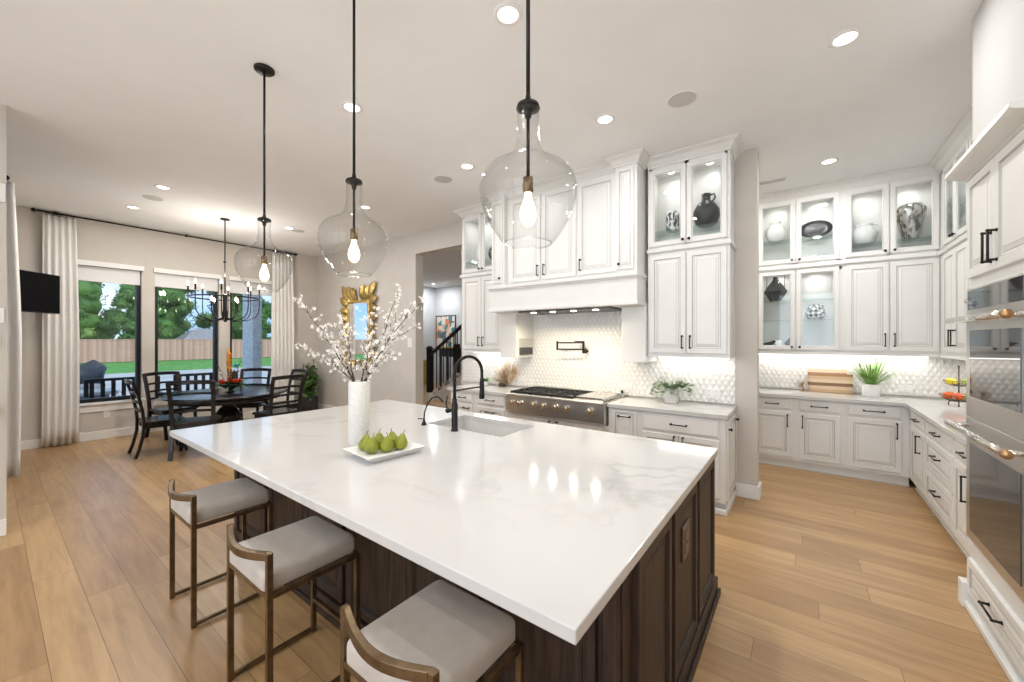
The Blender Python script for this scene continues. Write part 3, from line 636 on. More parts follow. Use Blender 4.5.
# ---- pantry base run (front y 5.98)
PF = 5.98; PD = 6.578-PF
cabinet('base_cabinet', 'white base cabinet at left end of the far run behind the stub wall', (-1.2, PF), 0, 1.12, PD, 0, .88,
        [('drawer', .20, .60, .735, .865, ('h', .4, .80, .12)), ('door', .20, .60, .145, .705, ('v', .56, .62, .12)),
         ('drawer', .68, 1.085, .735, .865, ('h', .885, .80, .13)), ('door', .68, 1.085, .145, .705, ('v', 1.045, .60, .14))], toe=True)
cabinet('base_cabinet', 'white single-door base cabinet below the striped cutting boards', (-.08, PF), 0, .46, PD, 0, .88,
        [('drawer', .04, .43, .735, .865, ('h', .235, .80, .15)), ('door', .04, .43, .145, .705, ('v', .075, .60, .14))], toe=True)
cabinet('base_cabinet', 'white wide single-door base cabinet below the grass plant', (.38, PF), 0, .55, PD, 0, .88,
        [('drawer', .035, .485, .735, .865, ('h', .26, .80, .17)), ('door', .035, .485, .145, .705, ('v', .445, .60, .16))], toe=True)
# ---- right run, front x .93
RF = .93; RD = 1.528-RF; RZ = R(-90)
cabinet('base_cabinet', 'white base cabinet in the corner of the right run with one tall handle', (RF, 5.97), RZ, .76, RD, 0, .88,
        [('drawer', .17, .745, .735, .865, ('h', .46, .80, .13)), ('door', .17, .745, .145, .705, ('v', .56, .58, .16))], toe=True)
cabinet('base_cabinet', 'white three-drawer base cabinet in the middle of the right run', (RF, 5.21), RZ, .84, RD, 0, .88,
        [('drawer', .02, .83, .735, .865, ('h', .42, .80, .15)), ('drawer', .02, .83, .44, .71, ('h', .42, .60, .15)), ('drawer', .02, .83, .145, .415, ('h', .42, .30, .15))], toe=True)
cabinet('base_cabinet', 'white base cabinet of the right run beside the oven tower', (RF, 4.37), RZ, .79, RD, 0, .88,
        [('drawer', .02, .78, .735, .865, ('h', .32, .80, .15)), ('door', .02, .39, .145, .705, ('v', .34, .57, .17)), ('door', .40, .775, .145, .705)], toe=True)
# ---- pantry uppers
PU = 6.26; PUD = 6.578-PU
sd_ = (2.60, 3.41)
cabinet('glass_cabinet', 'upper glass cabinet in the pantry with white urn and dark platter', (-.53, PU), 0, .93, PUD, 2.565, 3.45,
        [('glass', .045, .45, *sd_, ('k', .415, 2.635)), ('glass', .46, .885, *sd_, ('k', .495, 2.635))], 'glass', shelves=(2.92,))
cabinet('glass_cabinet', 'upper glass cabinet in the pantry with mottled silver vase', (.40, PU), 0, .82, PUD, 2.565, 3.45,
        [('glass', .02, .40, *sd_, ('k', .365, 2.635)), ('glass', .41, .80, *sd_, ('k', .445, 2.635))], 'glass', shelves=(2.76,))
cabinet('glass_cabinet', 'lower glass cabinet in the pantry with checkered pot and little birds', (-.53, PU), 0, .93, PUD, 1.44, 2.525,
        [('glass', .045, .45, 1.475, 2.50, ('k', .415, 1.51)), ('glass', .46, .885, 1.475, 2.50, ('k', .495, 1.51))], 'glass', shelves=(1.86, 2.12))
cabinet('wall_cabinet', 'white two-door wall cabinet in the pantry above the grass plant', (.40, PU), 0, .82, PUD, 1.44, 2.525,
        [('door', .02, .40, 1.475, 2.50, ('v', .365, 1.60, .14)), ('door', .41, .80, 1.475, 2.50, ('v', .445, 1.60, .14))])
UX = 1.21
cabinet('glass_cabinet', 'small glass-door cabinet high in the corner beside the oven tower', (UX, 6.26), RZ, 1.0, 1.528-UX, 2.565, 3.45,
        [('glass', .20, .585, *sd_, ('k', .55, 2.635)), ('glass', .595, .98, *sd_, ('k', .63, 2.635))], 'glass', shelves=(2.92,))
cabinet('wall_cabinet', 'white wall cabinet above the fruit basket beside the oven tower', (UX, 6.26), RZ, 1.0, 1.528-UX, 1.44, 2.525,
        [('door', .20, .585, 1.475, 2.50, ('v', .55, 1.62, .15)), ('door', .595, .98, 1.475, 2.50, ('v', .63, 1.62, .15))])
cabinet('wall_cabinet', 'white wall cabinet hidden behind the oven tower', (UX, 5.26), RZ, 1.69, 1.528-UX, 1.44, 3.45,
        [('door', .02, .82, 1.475, 3.40), ('door', .84, 1.67, 1.475, 3.40)])
m = MB(); m.box((-.55, PU-.03, 2.525), (UX-.03, 6.578, 2.565)); m.box((UX-.03, 5.26, 2.525), (1.528, 6.578, 2.565)); m.box((-.55, PU-.012, 1.41), (UX, 6.56, 1.44)); m.box((UX-.012, 5.26, 1.41), (1.51, PU, 1.44))
struct(m.build('trim_8', 'cab', bevel=.006), 'flat moulding between stacked cabinets in the pantry', 'moulding')
m = MB(); m.box((-1.75, 6.50, 1.4), (-.53, 6.578, CZ)); 
crown('trim_9', [(UX, 3.6), (UX, PU), (-.53, PU), (-1.74, PU)], 3.41, CZ, .10, 'crown moulding round the pantry cabinets at the ceiling')
m = MB(); m.box((-.53, PU, 3.45), (UX, 6.578, CZ)); m.box((UX, 3.57, 3.45), (1.528, 6.578, CZ)); m.box((-1.343, FR, 3.45), (-.565, WB, CZ)); m.box((-4.1, FR, 3.45), (-3.32, WB, CZ)); m.box((-3.32, 4.10, 3.45), (-1.375, WB, CZ)); m.box((-1.61, 4.02, 3.45), (-1.375, 4.1, CZ)); m.box((-3.32, 4.02, 3.45), (-3.11, 4.1, CZ))
struct(m.build('trim_10', 'cab'), 'frieze filling the gap between cabinets and ceiling', 'frieze')

# cabinet interior lights + under-cabinet strips (real fittings)
def strip(x0, y0, x1, y1, z, e, lab, col=(1, .955, .88)):
    m = MB(); horiz = abs(x1-x0) > abs(y1-y0)
    if horiz: m.box((x0, y0-.012, z), (x1, y0+.012, z+.012))
    else: m.box((x0-.012, y0, z), (x0+.012, y1, z+.012))
    tag(m.build('strip_light', 'strip'), lab, 'light')
    L = abs(x1-x0) if horiz else abs(y1-y0)
    area('strip_lamp', ((x0+x1)/2, (y0+y1)/2, z-.004), (0, 0, 0), L if horiz else .02, .02 if horiz else L, e, col)
strip(-1.30, 4.50, -.60, 4.50, 1.408, 1.2, 'under-cabinet strip light above the potted ivy')
strip(-4.06, 4.50, -3.36, 4.50, 1.408, 1.2, 'under-cabinet strip light above the dried grass')
strip(-.50, 6.46, 1.15, 6.46, 1.396, 3.0, 'under-cabinet strip light along the pantry far wall')
strip(1.42, 5.28, 1.42, 6.2, 1.396, 2.0, 'under-cabinet strip light above the fruit basket')
for (x, y, z, e, lab) in ((-1.15, 4.45, 3.425, .6, 'cabinet puck light above the speckled pot'), (-.77, 4.45, 3.425, .6, 'cabinet puck light above the black jug'), (-3.9, 4.45, 3.425, .6, 'cabinet puck light above the small white bottle'), (-3.52, 4.45, 3.425, .6, 'cabinet puck light above the dark disc in the left hood cabinet'),
                     (-.28, 6.42, 3.425, .6, 'cabinet puck light above the white urn'), (.14, 6.42, 3.425, .6, 'cabinet puck light above the dark platter'), (.61, 6.42, 3.425, .6, 'cabinet puck light above the white pitcher'), (1.0, 6.42, 3.425, .6, 'cabinet puck light above the silver vase'), (1.38, 5.7, 3.425, .9, 'cabinet puck light in the small corner glass cabinet'),
                     (-.28, 6.42, 2.50, .8, 'cabinet puck light above the faceted black lantern'), (.14, 6.42, 2.50, .8, 'cabinet puck light above the checkered pot')):
    tag(MB().lathe([(.032, -.008), (.034, 0), (.034, .006)], 16, (x, y, z)).build('puck_light', 'canlight'), lab, 'light')
    area('puck_lamp', (x, y, z-.012), (0, 0, 0), .05, .05, e, (1, .96, .9), 'DISK', 160)

# ================================================================ oven tower
TX = .81; TY1 = 3.55; TY0 = 2.62
tw = thing('oven_tower', 'tall white cabinet tower housing two stainless wall ovens at right edge', 'cabinet', (TX, TY1, 0), RZ)
TW = TY1-TY0
m = MB()
m.box((0, 0, .06), (TW, .718, .435)); m.box((0, 0, 1.90), (TW, .718, 2.60)); m.box((0, 0, .435), (.045, .718, 1.90)); m.box((TW-.045, 0, .435), (TW, .718, 1.90)); m.box((.045, .10, .435), (TW-.045, .718, 1.90)); m.box((0, .03, 0), (TW, .718, .06))
m.build('body', 'cab', tw)
m = MB(); m.cbox((-.0, -.035, 0), (TW, .03, .045), .008); m.cbox((-.022, -.045, 0), (.05, .03, .15), .004); m.box((-.02, .03, 0), (0, .12, .15)); m.build('base_moulding', 'cab', tw)
for x0, x1, hx in ((.03, .445, .415), (.455, .90, .49)):
    o = door_raised(x0, x1, 1.965, 2.545).build('door', ['cab', 'glaze'], tw)
    m = MB(); pull(m, hx, 2.085, .15, False); m.build('handle', 'black', o)
o = door_raised(.03, .90, .09, .30, .05).build('drawer', ['cab', 'glaze'], tw)
m = MB(); pull(m, .465, .20, .17, True); m.build('handle', 'black', o)
# tower crown: sloping frieze board
m = MB(); m.prism([(0, 2.562), (-.012, 2.562), (-.018, 2.570), (-.085, 2.590), (-.10, 2.600), (-.10, 2.622), (0, 2.626)], -.03, TW, 'x'); m.build('crown', 'cab', tw)
# ovens (things of their own, they slide out)
def oven(name, lab, z0, z1, gz0, gz1, hz, panel=None):
    t = thing(name, lab, 'oven', (TX-.002, TY1-.05, 0), RZ); OW = TW-.10
    m = MB(); m.cbox((0, -.025, z0), (OW, .095, z1), .004); m.build('frame', 'steel', t)
    m = MB(); m.box((.085, -.030, gz0), (OW-.085, -.025, gz1)); m.build('glass_door', 'ovenglass', t)
    if panel:
        m = MB(); m.box((.055, -.031, panel[0]), (OW-.055, -.025, panel[1])); m.build('control_screen', 'ovenglass', t)
        m = MB(); m.lathe([(.012, 0), (.011, .012), (1e-5, .013)], 16, T=Matrix.Translation((.025, -.025, (panel[0]+panel[1])/2)) @ Matrix.Rotation(R(90), 4, 'X')); m.build('round_knob', 'chrome', t)
    hd = MB(); hd.tube([(-.01, -.095, hz), (OW+.02, -.095, hz)], .018, 14); hd = hd.build('handle', 'chrome', t)
    m = MB()
    for x in (.04, OW-.04): m.tube([(x, -.02, hz), (x, -.09, hz)], .013, 10)
    m.build('bracket', 'chrome', hd)
    m = MB(); m.lathe([(.0185, 0), (.0205, .004), (.0205, .035), (.017, .04), (1e-5, .041)], 18, T=Matrix.Translation((OW-.015, -.095, hz)) @ Matrix.Rotation(R(90), 4, 'Y')); m.build('end_cap', 'copper', hd)
    return t
oven('built_in_oven', 'upper stainless wall oven with horizontal tube handle in the tower', 1.15, 1.90, 1.275, 1.655, 1.715, (1.775, 1.885))
oven('built_in_oven', 'lower stainless wall oven with horizontal tube handle in the tower', .435, 1.148, .50, 1.0, 1.10)

# ================================================================ rangetop
rt = thing('rangetop', 'wide stainless gas rangetop with cast-iron grates and griddle', 'cooktop', (-3.015, 3.93, 0)); RW = 1.315
m = MB(); m.prism([(0, .70), (.03, .685), (.70-.04, .685), (.67, .925), (0, .925), (-.004, .915)], 0, RW, 'x'); m.build('body', 'steel', rt)
m = MB(); m.cbox((.004, -.022, .905), (RW-.004, .03, .935), .008); m.build('front_rail', 'steel', rt)
m = MB(); m.cbox((.01, .60, .925), (RW-.01, .655, .97), .004); m.build('back_guard', 'steel', rt)
for x in (.11, .235, .43, .565, .73, .87, 1.16):
    o = MB().lathe([(.036, 0), (.036, .006), (.030, .010)], 20, T=Matrix.Translation((x, 0, .83)) @ Matrix.Rotation(R(90), 4, 'X')).build('knob_bezel', 'chrome', rt)
    m = MB(); T = Matrix.Translation((x, -.010, .83)) @ Matrix.Rotation(R(90), 4, 'X')
    m.lathe([(.031, 0), (.029, .040), (.022, .048), (1e-5, .049)], 20, T=T); m.cbox((x-.009, -.068, .798), (x+.009, -.045, .862), .003); m.build('knob', 'knobgold', rt)
for i in range(3):
    m = MB(); gx = .04+.295*i; gw = .285
    for x in (gx, gx+gw-.012): m.box((x, .05, .935), (x+.012, .58, .96))
    for y in (.05, .31, .568): m.box((gx, y, .935), (gx+gw, y+.012, .96))
    for cy_ in (.185, .445):
        cx_ = gx+gw/2
        for a in range(8):
            an = a*PI/4; m.bar((cx_+.03*math.cos(an), cy_+.03*math.sin(an), .955), (cx_+.125*math.cos(an)/max(abs(math.cos(an)), abs(math.sin(an))), cy_+.125*math.sin(an)/max(abs(math.cos(an)), abs(math.sin(an))), .952), .011)
    for x in (gx, gx+gw-.012):
        for y in (.05, .568): m.box((x, y, .925), (x+.012, y+.012, .937))
    g = m.build('grate', 'cast', rt)
    m = MB()
    for cy_ in (.185, .445): m.lathe([(.05, .926), (.05, .938), (.035, .940), (.035, .948), (1e-5, .950)], 20, (gx+gw/2, cy_, 0))
    m.build('burner', 'cast', rt)
m = MB(); m.box((.935, .05, .926), (1.285, .585, .932)); m.build('griddle_frame', 'cast', rt)
m = MB(); m.cbox((.95, .065, .94), (1.27, .575, .965), .006); m.box((.94, .05, .93), (1.28, .585, .941)); m.build('griddle_cover', 'chrome', rt)
m = MB(); m.lathe([(.016, 0), (.016, .03), (1e-5, .032)], 12, (1.285, .60, .97)); m.build('grease_knob', 'cast', rt)
# pot filler
pf = thing('pot_filler', 'black folding pot filler faucet on the tiled wall above the cooktop', 'faucet', (-2.24, 4.606, 1.46))
m = MB(); m.lathe([(.032, 0), (.032, .008), (.018, .014)], 16, T=Matrix.Rotation(R(90), 4, 'X')); m.tube([(0, 0, 0), (0, -.07, 0)], .014, 10); m.tube([(-.0, -.035, 0), (.045, -.04, 0)], .006, 8); m.ball((.05, -.04, 0), .012); m.build('valve', 'black', pf)
m = MB(); m.tube([(0, -.07, -.03), (0, -.07, .125)], .014, 10); m.tube([(0, -.07, .02), (-.02, -.10, .02), (-.35, -.12, .02)], .0085, 10); m.tube([(-.35, -.12, .01), (-.35, -.12, .125)], .013, 10); m.tube([(-.35, -.12, .105), (0, -.075, .105)], .0085, 10); m.build('arm', 'black', pf)
m = MB(); m.tube([(0, -.07, .11), (.0, -.07, .12), (-.12, -.075, .125)], .007, 8); m.build('spout', 'black', pf)

# ================================================================ outlets
def outlet(loc, rz, lab, w=.075, h=.12, n=1, mt='plastic'):
    t = thing('wall_outlet', lab, 'outlet', loc, rz)
    MB().cbox((-w/2, -.007, -h/2), (w/2, 0, h/2), .002).build('plate', mt, t)
    m = MB()
    for k in range(n):
        xx = (k-(n-1)/2)*.07
        for z in (.022, -.022):
            m.box((xx-.016, -.009, z-.014), (xx+.016, -.006, z+.014))
    m.build('receptacle', mt, t); m2 = MB()
    for k in range(n):
        xx = (k-(n-1)/2)*.07
        for z in (.022, -.022):
            for q in (-.007, .005): m2.box((xx+q, -.0095, z-.006), (xx+q+.002, -.0088, z+.006))
    m2.build('slot', 'slot', t)
outlet((-3.25, 4.606, 1.04), 0, 'white outlet on tile left of the cooktop', .11, .075)
outlet((-1.70, 4.606, 1.045), 0, 'white outlet on tile right of the cooktop', .12, .075, 1)
outlet((-.768, 4.606, 1.035), 0, 'white double outlet on tile beside the potted ivy', .13, .10, 2)
outlet((.98, 6.566, 1.02), 0, 'white outlet on the pantry backsplash', .12, .075)
outlet((WX+.0, 1.19, .40), R(90), 'white outlet below the left dining window')
t = thing('light_switch', 'white rocker switch plate on the wall beside the hallway opening', 'switch', (-5.74, 4.62, 1.55)); MB().cbox((-.06, -.008, -.08), (.06, 0, .08), .002).build('plate', 'plastic', t); MB().box((-.018, -.012, -.04), (.018, -.007, .04)).build('rocker', 'plastic', t)

# ================================================================ island
isl = thing('kitchen_island', 'dark espresso kitchen island base with raised side panels', 'kitchen island', (0, 0, 0))
IX0, IX1, IY0, IY1 = -3.62, -.46, 1.21, 2.73
m = MB(); m.box((IX0, IY0, .0), (IX1, IY1, .62)); m.box((IX0, IY0, .62), (-2.62, IY1, .879)); m.box((-1.60, IY0, .62), (IX1, IY1, .879)); m.box((-2.62, IY0, .62), (-1.60, 2.06, .879)); m.box((-2.62, 2.68, .62), (-1.60, IY1, .879)); m.build('body', 'wood_dk', isl)
m = MB()
for a, c in (((IX0-.03, IY0-.03, 0), (IX1+.03, IY0, .11)), ((IX1, IY0, 0), (IX1+.03, IY1+.03, .11)), ((IX0-.03, IY0, 0), (IX0, IY1+.03, .11)), ((IX0, IY1, 0), (IX1, IY1+.03, .11))): m.box(a, c)
for a, c in (((IX0-.045, IY0-.045, 0), (IX1+.045, IY0-.03, .035)), ((IX1+.03, IY0-.03, 0), (IX1+.045, IY1+.045, .035)), ((IX0-.045, IY0-.03, 0), (IX0-.03, IY1+.045, .035))): m.box(a, c)
m.build('base_moulding', 'wood_dk', isl, bevel=.005)
def wpanel(par, loc, rz, w, h, name='side_panel', fr=.055):
    """raised espresso panel, local front -y"""
    m = MB(); st = [(0, 0, 0), (0, -.018, 0), (.004, -.022, 0), (fr-.012, -.022, 0), (fr-.006, -.016, 1), (fr, -.008, 1), (fr+.012, -.008, 1), (fr+.03, -.012, 0)]
    n0 = rings(m, 0, w, 0, h, st); l = n0+4*(len(st)-1); m.f.append([l, l+1, l+2, l+3]); m.m.append(0); m.s.append(False)
    return m.build(name, ['wood_dk', 'wood_dk2'], par, loc, (0, 0, rz))
ysr = [(1.30, 1.715), (1.76, 2.205), (2.25, 2.70)]
for a, c in ysr: wpanel(isl, (IX1, a, .125), R(90), c-a, .745)
n = 6; wdt = (IX1-.06-(IX0+.06))/n
for i in range(n):
    wpanel(isl, (IX0+.06+wdt*i+.025, IY0, .125), 0, wdt-.05, .745, 'front_panel')
for x in (IX0, IX0+.06+wdt*2-.02, IX0+.06+wdt*4-.02, IX1-.06): MB().cbox((x, IY0-.03, .11), (x+.055, IY0, .879), .006).build('pilaster', 'wood_dk', isl)
for a in (1.21, 1.98): wpanel(isl, (IX0, a+.72, .125), R(-90), .68, .745)
# island top with a sink cut-out
m = MB(); X0, X1, Y0, Y1 = -3.815, -.428, .828, 2.745; sx0, sx1, sy0, sy1 = -2.47, -1.70, 2.165, 2.60
O = [(X0, Y0), (X1, Y0), (X1, Y1), (X0, Y1)]; I = [(sx0, sy0), (sx1, sy0), (sx1, sy1), (sx0, sy1)]
vs = []; f = []
for z in (.88, .92):
    vs += [(x, y, z) for x, y in O]+[(x, y, z) for x, y in I]
for i in range(4):
    j = (i+1) % 4
    f += [(i, j, 8+j, 8+i), (4+i, 4+j, 12+j, 12+i), (8+i, 8+j, 12+j, 12+i), (i, j, 4+j, 4+i)]
m.add(vs, f); tag(m.build('island_countertop', 'quartz', bevel=.004), 'large white quartz island countertop with a sink cut-out', 'countertop')
# sink
sk = thing('undermount_sink', 'white undermount sink set in the island top', 'sink', (0, 0, 0))
m = MB(); a = .012; zb = .66
outer = [(sx0-.02, sy0-.02), (sx1+.02, sy0-.02), (sx1+.02, sy1+.02), (sx0-.02, sy1+.02)]
ins = [(sx0-.004, sy0-.004), (sx1+.004, sy0-.004), (sx1+.004, sy1+.004), (sx0-.004, sy1+.004)]
bot = [(sx0+.02, sy0+.02), (sx1-.02, sy0+.02), (sx1-.02, sy1-.02), (sx0+.02, sy1-.02)]
vs = [(x, y, .879) for x, y in outer]+[(x, y, .879) for x, y in ins]+[(x, y, zb+.02) for x, y in ins]+[(x, y, zb) for x, y in bot]+[(x, y, .64) for x, y in outer]
f = [(12, 13, 14, 15), (16, 17, 18, 19)]
for i in range(4):
    j = (i+1) % 4
    f += [(i, j, 4+j, 4+i), (4+i, 4+j, 8+j, 8+i), (8+i, 8+j, 12+j, 12+i), (i, j, 16+j, 16+i)]
m.add(vs, f); m.build('basin', 'sink', sk)
m = MB(); m.lathe([(.045, .661), (.045, .666), (.02, .664), (1e-5, .664)], 20, ((sx0+sx1)/2, (sy0+sy1)/2, 0)); m.build('drain', 'chrome', sk)
# brown outlet on island side
t = thing('island_outlet', 'brown outlet plate on the middle side panel of the island', 'outlet', (IX1+.0125, 1.965, .66), R(90))
MB().cbox((-.065, -.008, -.08), (.065, 0, .08), .002).build('plate', 'brownplate', t)
m = MB()
for z in (.03, -.03): m.box((-.03, -.011, z-.02), (.03, -.007, z+.02))
m.build('receptacle', 'bronze', t)
# main faucet
fa = thing('kitchen_faucet', 'black gooseneck pull-down faucet beside the island sink', 'faucet', (-2.094, 2.10, .92), R(0))
dx, dy = .074, .225; L = math.hypot(dx, dy); ux, uy = dx/L, dy/L
m = MB(); m.lathe([(.030, 0), (.030, .006), (.024, .012), (.024, .20), (.018, .215), (.018, .24)], 20); m.build('body', 'black', fa)
pts = [(0, 0, .22), (0, 0, .43)]
for i in range(1, 13):
    a = PI*i/12; r_ = L/2; pts.append((ux*(r_-r_*math.cos(a)), uy*(r_-r_*math.cos(a)), .43+r_*math.sin(a)*1.05))
pts.append((ux*L, uy*L, .37))
m = MB(); m.tube(pts, .0125, 12); m.build('spring_neck', 'black', fa)
m = MB(); m.lathe([(.014, 0), (.017, -.02), (.019, -.09), (.022, -.15), (.020, -.165), (.012, -.166)], 16, (ux*L, uy*L, .385)); m.build('spray_head', 'black', fa)
m = MB(); m.tube([(0, 0, .30), (ux*L*.95, uy*L*.95, .315)], .006, 8); m.tube([(ux*L+.02*math.cos(a_), uy*L+.02*math.sin(a_), .315) for a_ in [k*PI/6 for k in range(12)]], .004, 6, closed=True); m.build('docking_arm', 'black', fa)
m = MB(); m.tube([(0, 0, .15), (-.045, -.02, .15)], .013, 10); m.ball((-.05, -.022, .15), .02); m.tube([(-.05, -.022, .15), (-.06, -.03, .20), (-.055, -.02, .26)], .006, 8); m.build('lever', 'black', fa)
sp_ = thing('filter_tap', 'small thin black gooseneck water tap left of the main faucet', 'faucet', (-2.435, 2.098, .92))
m = MB(); m.lathe([(.022, 0), (.020, .008), (.010, .03), (.007, .05)], 14)
m.tube([(0, 0, .03), (.004, .003, .10), (.02, .02, .17), (.045, .045, .215), (.075, .07, .225), (.10, .09, .205), (.11, .10, .18)], .0062, 8); m.build('neck', 'black', sp_)
m = MB(); m.tube([(0, 0, .05), (-.015, -.02, .052), (-.035, -.03, .05)], .004, 6); m.build('lever', 'black', sp_)

# ================================================================ counter stools
st = thing('counter_stool', None, 'stool', (0, 0, 0))
def rbar(pts, w, hh):    # rectangular bar along points
    m = MB(); m.tube(pts, .7071, 4, flat=(w, hh), smooth=False); return m
SW = .42; zt = .735; w_ = .022
for i, (x, y, top) in enumerate(((-SW/2, 0, zt), (SW/2, 0, zt), (-SW/2, .39, .565), (SW/2, .39, .565))):
    m = MB(); m.box((x-w_/2, y-.012, 0), (x+w_/2, y+.012, top)); m.build('leg', 'bronze', st, bevel=.002)
m = MB()
for y in (0, .39): m.box((-SW/2+w_/2, y-.011, .545), (SW/2-w_/2, y+.011, .567))
for x in (-SW/2, SW/2): m.box((x-w_/2, .012, .545), (x+w_/2, .378, .567))
m.build('seat_frame', 'bronze', st, bevel=.002)
for x in (-SW/2, SW/2): MB().box((x-.009, .012, .008), (x+.009, .378, .028)).build('floor_rail', 'bronze', st, bevel=.002)
m = MB(); m.box((-SW/2+w_/2, .38, .17), (SW/2-w_/2, .40, .19)); m.build('footrest', 'bronze', st, bevel=.002)
m = MB(); pts = []
n = 14
vs = []; f = []
for i in range(n+1):
    u_ = i/n; x = -SW/2+.0105+(SW-.021)*u_; cv = -.045*math.sin(PI*u_)-.0; zz = -.014*math.sin(PI*u_)
    for dy_, dz in ((-.012, 0), (.012, 0), (.012, -.034), (-.012, -.034)): vs.append((x, cv+dy_, zt+zz+dz))
for i in range(n):
    for k in range(4): f.append((4*i+k, 4*i+(k+1) % 4, 4*i+4+(k+1) % 4, 4*i+4+k))
f += [(0, 1, 2, 3), (4*n, 4*n+1, 4*n+2, 4*n+3)]
m.add(vs, f, 0, False); m.build('back_rail', 'bronze', st, bevel=.003)
def cushion(x0, x1, y0, y1, z0, z1, rad=.025, n=7, crownz=.006):
    """rounded cushion with a softly domed top"""
    m = MB(); segs = 5; prof = []
    for i in range(segs+1):
        a = PI/2*i/segs; prof.append((rad*(1-math.cos(a)), -rad+rad*math.sin(a)))
    nx, ny = 12, 12
    vs = []; f = []
    def ring(ins, z):
        P = []; X0_, X1_, Y0_, Y1_ = x0+ins, x1-ins, y0+ins, y1-ins; rc = max(rad-ins*.3, .008)
        for cx_, cy_, a0 in ((X1_-rc, Y1_-rc, 0), (X0_+rc, Y1_-rc, 90), (X0_+rc, Y0_+rc, 180), (X1_-rc, Y0_+rc, 270)):
            for k in range(5): a = R(a0+90*k/4); P.append((cx_+rc*math.cos(a), cy_+rc*math.sin(a), z))
        return P
    rows = [ring(.006, z0), ring(0, z0+.008)]+[ring(p[0], z1+p[1]) for p in prof]+[ring(.06, z1+crownz*.6), ring(.12, z1+crownz)]
    k = 20
    for r_ in rows: vs += r_
    for i in range(len(rows)-1):
        for j in range(k): f.append((i*k+j, i*k+(j+1) % k, (i+1)*k+(j+1) % k, (i+1)*k+j))
    f.append(tuple(range(k))[::-1]); f.append(tuple((len(rows)-1)*k+j for j in range(k)))
    m.add(vs, f, 0, True); return m
cushion(-SW/2+.013, SW/2-.013, -.015, .40, .568, .650, .028).build('seat', 'seatfab', st)
st.location = (-2.93, .695, 0); st['label'] = 'bronze counter stool with beige seat, farthest from the camera at the island end'; st['group'] = 'counter stools along the island'
dup(st, (-1.95, .69, 0), 0, 'bronze counter stool with beige seat, middle one of the three')
dup(st, (-.985, .70, 0), 0, 'bronze counter stool with beige seat, nearest one cut by the bottom edge')

# ================================================================ pendants
def pendant(x, y, lab, first):
    t = thing('pendant_light', lab, 'pendant light', (x, y, 0), 0, 'glass pendants over the island')
    MB().lathe([(.065, CZ-.001), (.065, CZ-.014), (.055, CZ-.022), (.012, CZ-.026)], 28).build('canopy', 'black', t)
    MB().tube([(0, 0, CZ-.02), (0, 0, 2.46)], .0075, 10).build('stem', 'black', t)
    MB().lathe([(.008, 2.50), (.012, 2.475), (.040, 2.462), (.044, 2.448), (.036, 2.445), (.02, 2.44), (.012, 2.43), (.012, 2.415)], 24).build('cap', 'black', t)
    prof = [(.040, 2.447), (.040, 2.36), (.042, 2.325), (.052, 2.292), (.078, 2.262), (.115, 2.243), (.148, 2.222), (.169, 2.192), (.178, 2.155), (.175, 2.115), (.164, 2.075), (.146, 2.035), (.123, 1.998), (.100, 1.966), (.084, 1.950)]
    m = MB(); m.lathe(prof, 48, cap=False); g = m.build('glass_shade', 'glass', t)
    m2 = MB(); m2.tube([(.0855*math.cos(a), .0855*math.sin(a), 1.954) for a in [k*PI/20 for k in range(40)]], .003, 6, closed=True); m2.build('rim', 'glass', g)
    so_ = MB(); so_.tube([(0, 0, 2.43), (0, 0, 2.20)], .0065, 8); so_ = so_.build('inner_rod', 'black', t)
    MB().lathe([(.008, 2.20), (.020, 2.195), (.020, 2.145), (.017, 2.140)], 18).build('socket', 'bronze', t)
    bm_ = MB(); bm_.lathe([(.013, 2.142), (.014, 2.12), (.027, 2.085), (.031, 2.06), (.026, 2.035), (.012, 2.02), (1e-5, 2.016)], 18); bm_.build('bulb', 'bulb', t)
    l = bpy.data.lights.new('pendant_lamp', 'POINT'); l.energy = 5.5; l.color = (1, .93, .84); l.shadow_soft_size = .035
    o = bpy.data.objects.new('pendant_lamp', l); COL.objects.link(o); o.location = (x, y, 1.97)
    return t
pendant(-3.08, 1.19, 'clear glass jug-shaped pendant over the far end of the island', 1)
pendant(-1.945, 1.19, 'clear glass jug-shaped pendant over the middle of the island', 0)
pendant(-.81, 1.19, 'clear glass jug-shaped pendant nearest the camera over the island', 0)

# ================================================================ recessed lights, speakers, vents
cans = [(-1.402, 1.849, 'recessed ceiling light directly above the nearest pendant'), (.216, 3.28, 'recessed ceiling light near the oven tower'), (-1.388, 3.233, 'recessed ceiling light before the hood doors'), (.225, 5.431, 'recessed ceiling light over the pantry floor'),
        (-3.0, 1.817, 'recessed ceiling light behind the middle pendant rod'), (-2.992, 3.194, 'recessed ceiling light left of the nearest pendant, towards the left hood cabinet'), (-6.482, 1.346, 'recessed ceiling light left of the far pendant, nearer of two'), (-7.807, 1.289, 'recessed ceiling light above the left dining window'),
        (-7.112, 3.133, 'recessed ceiling light between two pendants near the far corner'), (-5.1, 3.3, 'recessed ceiling light before the gold mirror wall, seen through the pendant')]
hidden = [(-.85, 5.45), (.2, 1.2), (-1.4, -.6), (.2, -1.2), (-3.6, -1.4), (-3.6, -3.0), (-.6, -3.0)]  # cans out of view; the pantry one is added to brighten that area
def can(x, y, lab, e=CAN_W, vis=True):
    t = thing('recessed_light', lab, 'ceiling light', (x, y, CZ), 0, 'recessed ceiling lights')
    MB().lathe([(.085, 0), (.085, -.004), (.062, -.010), (.058, -.002), (.058, 0)], 28, cap=False).build('trim_ring', 'trim', t)
    MB().lathe([(.058, -.004), (1e-5, -.005)], 28, cap=False).build('lens', 'canlight', t)
    area('recessed_lamp', (x, y, CZ-.02), (0, 0, 0), .12, .12, e, CAN_COL, 'DISK', 180)
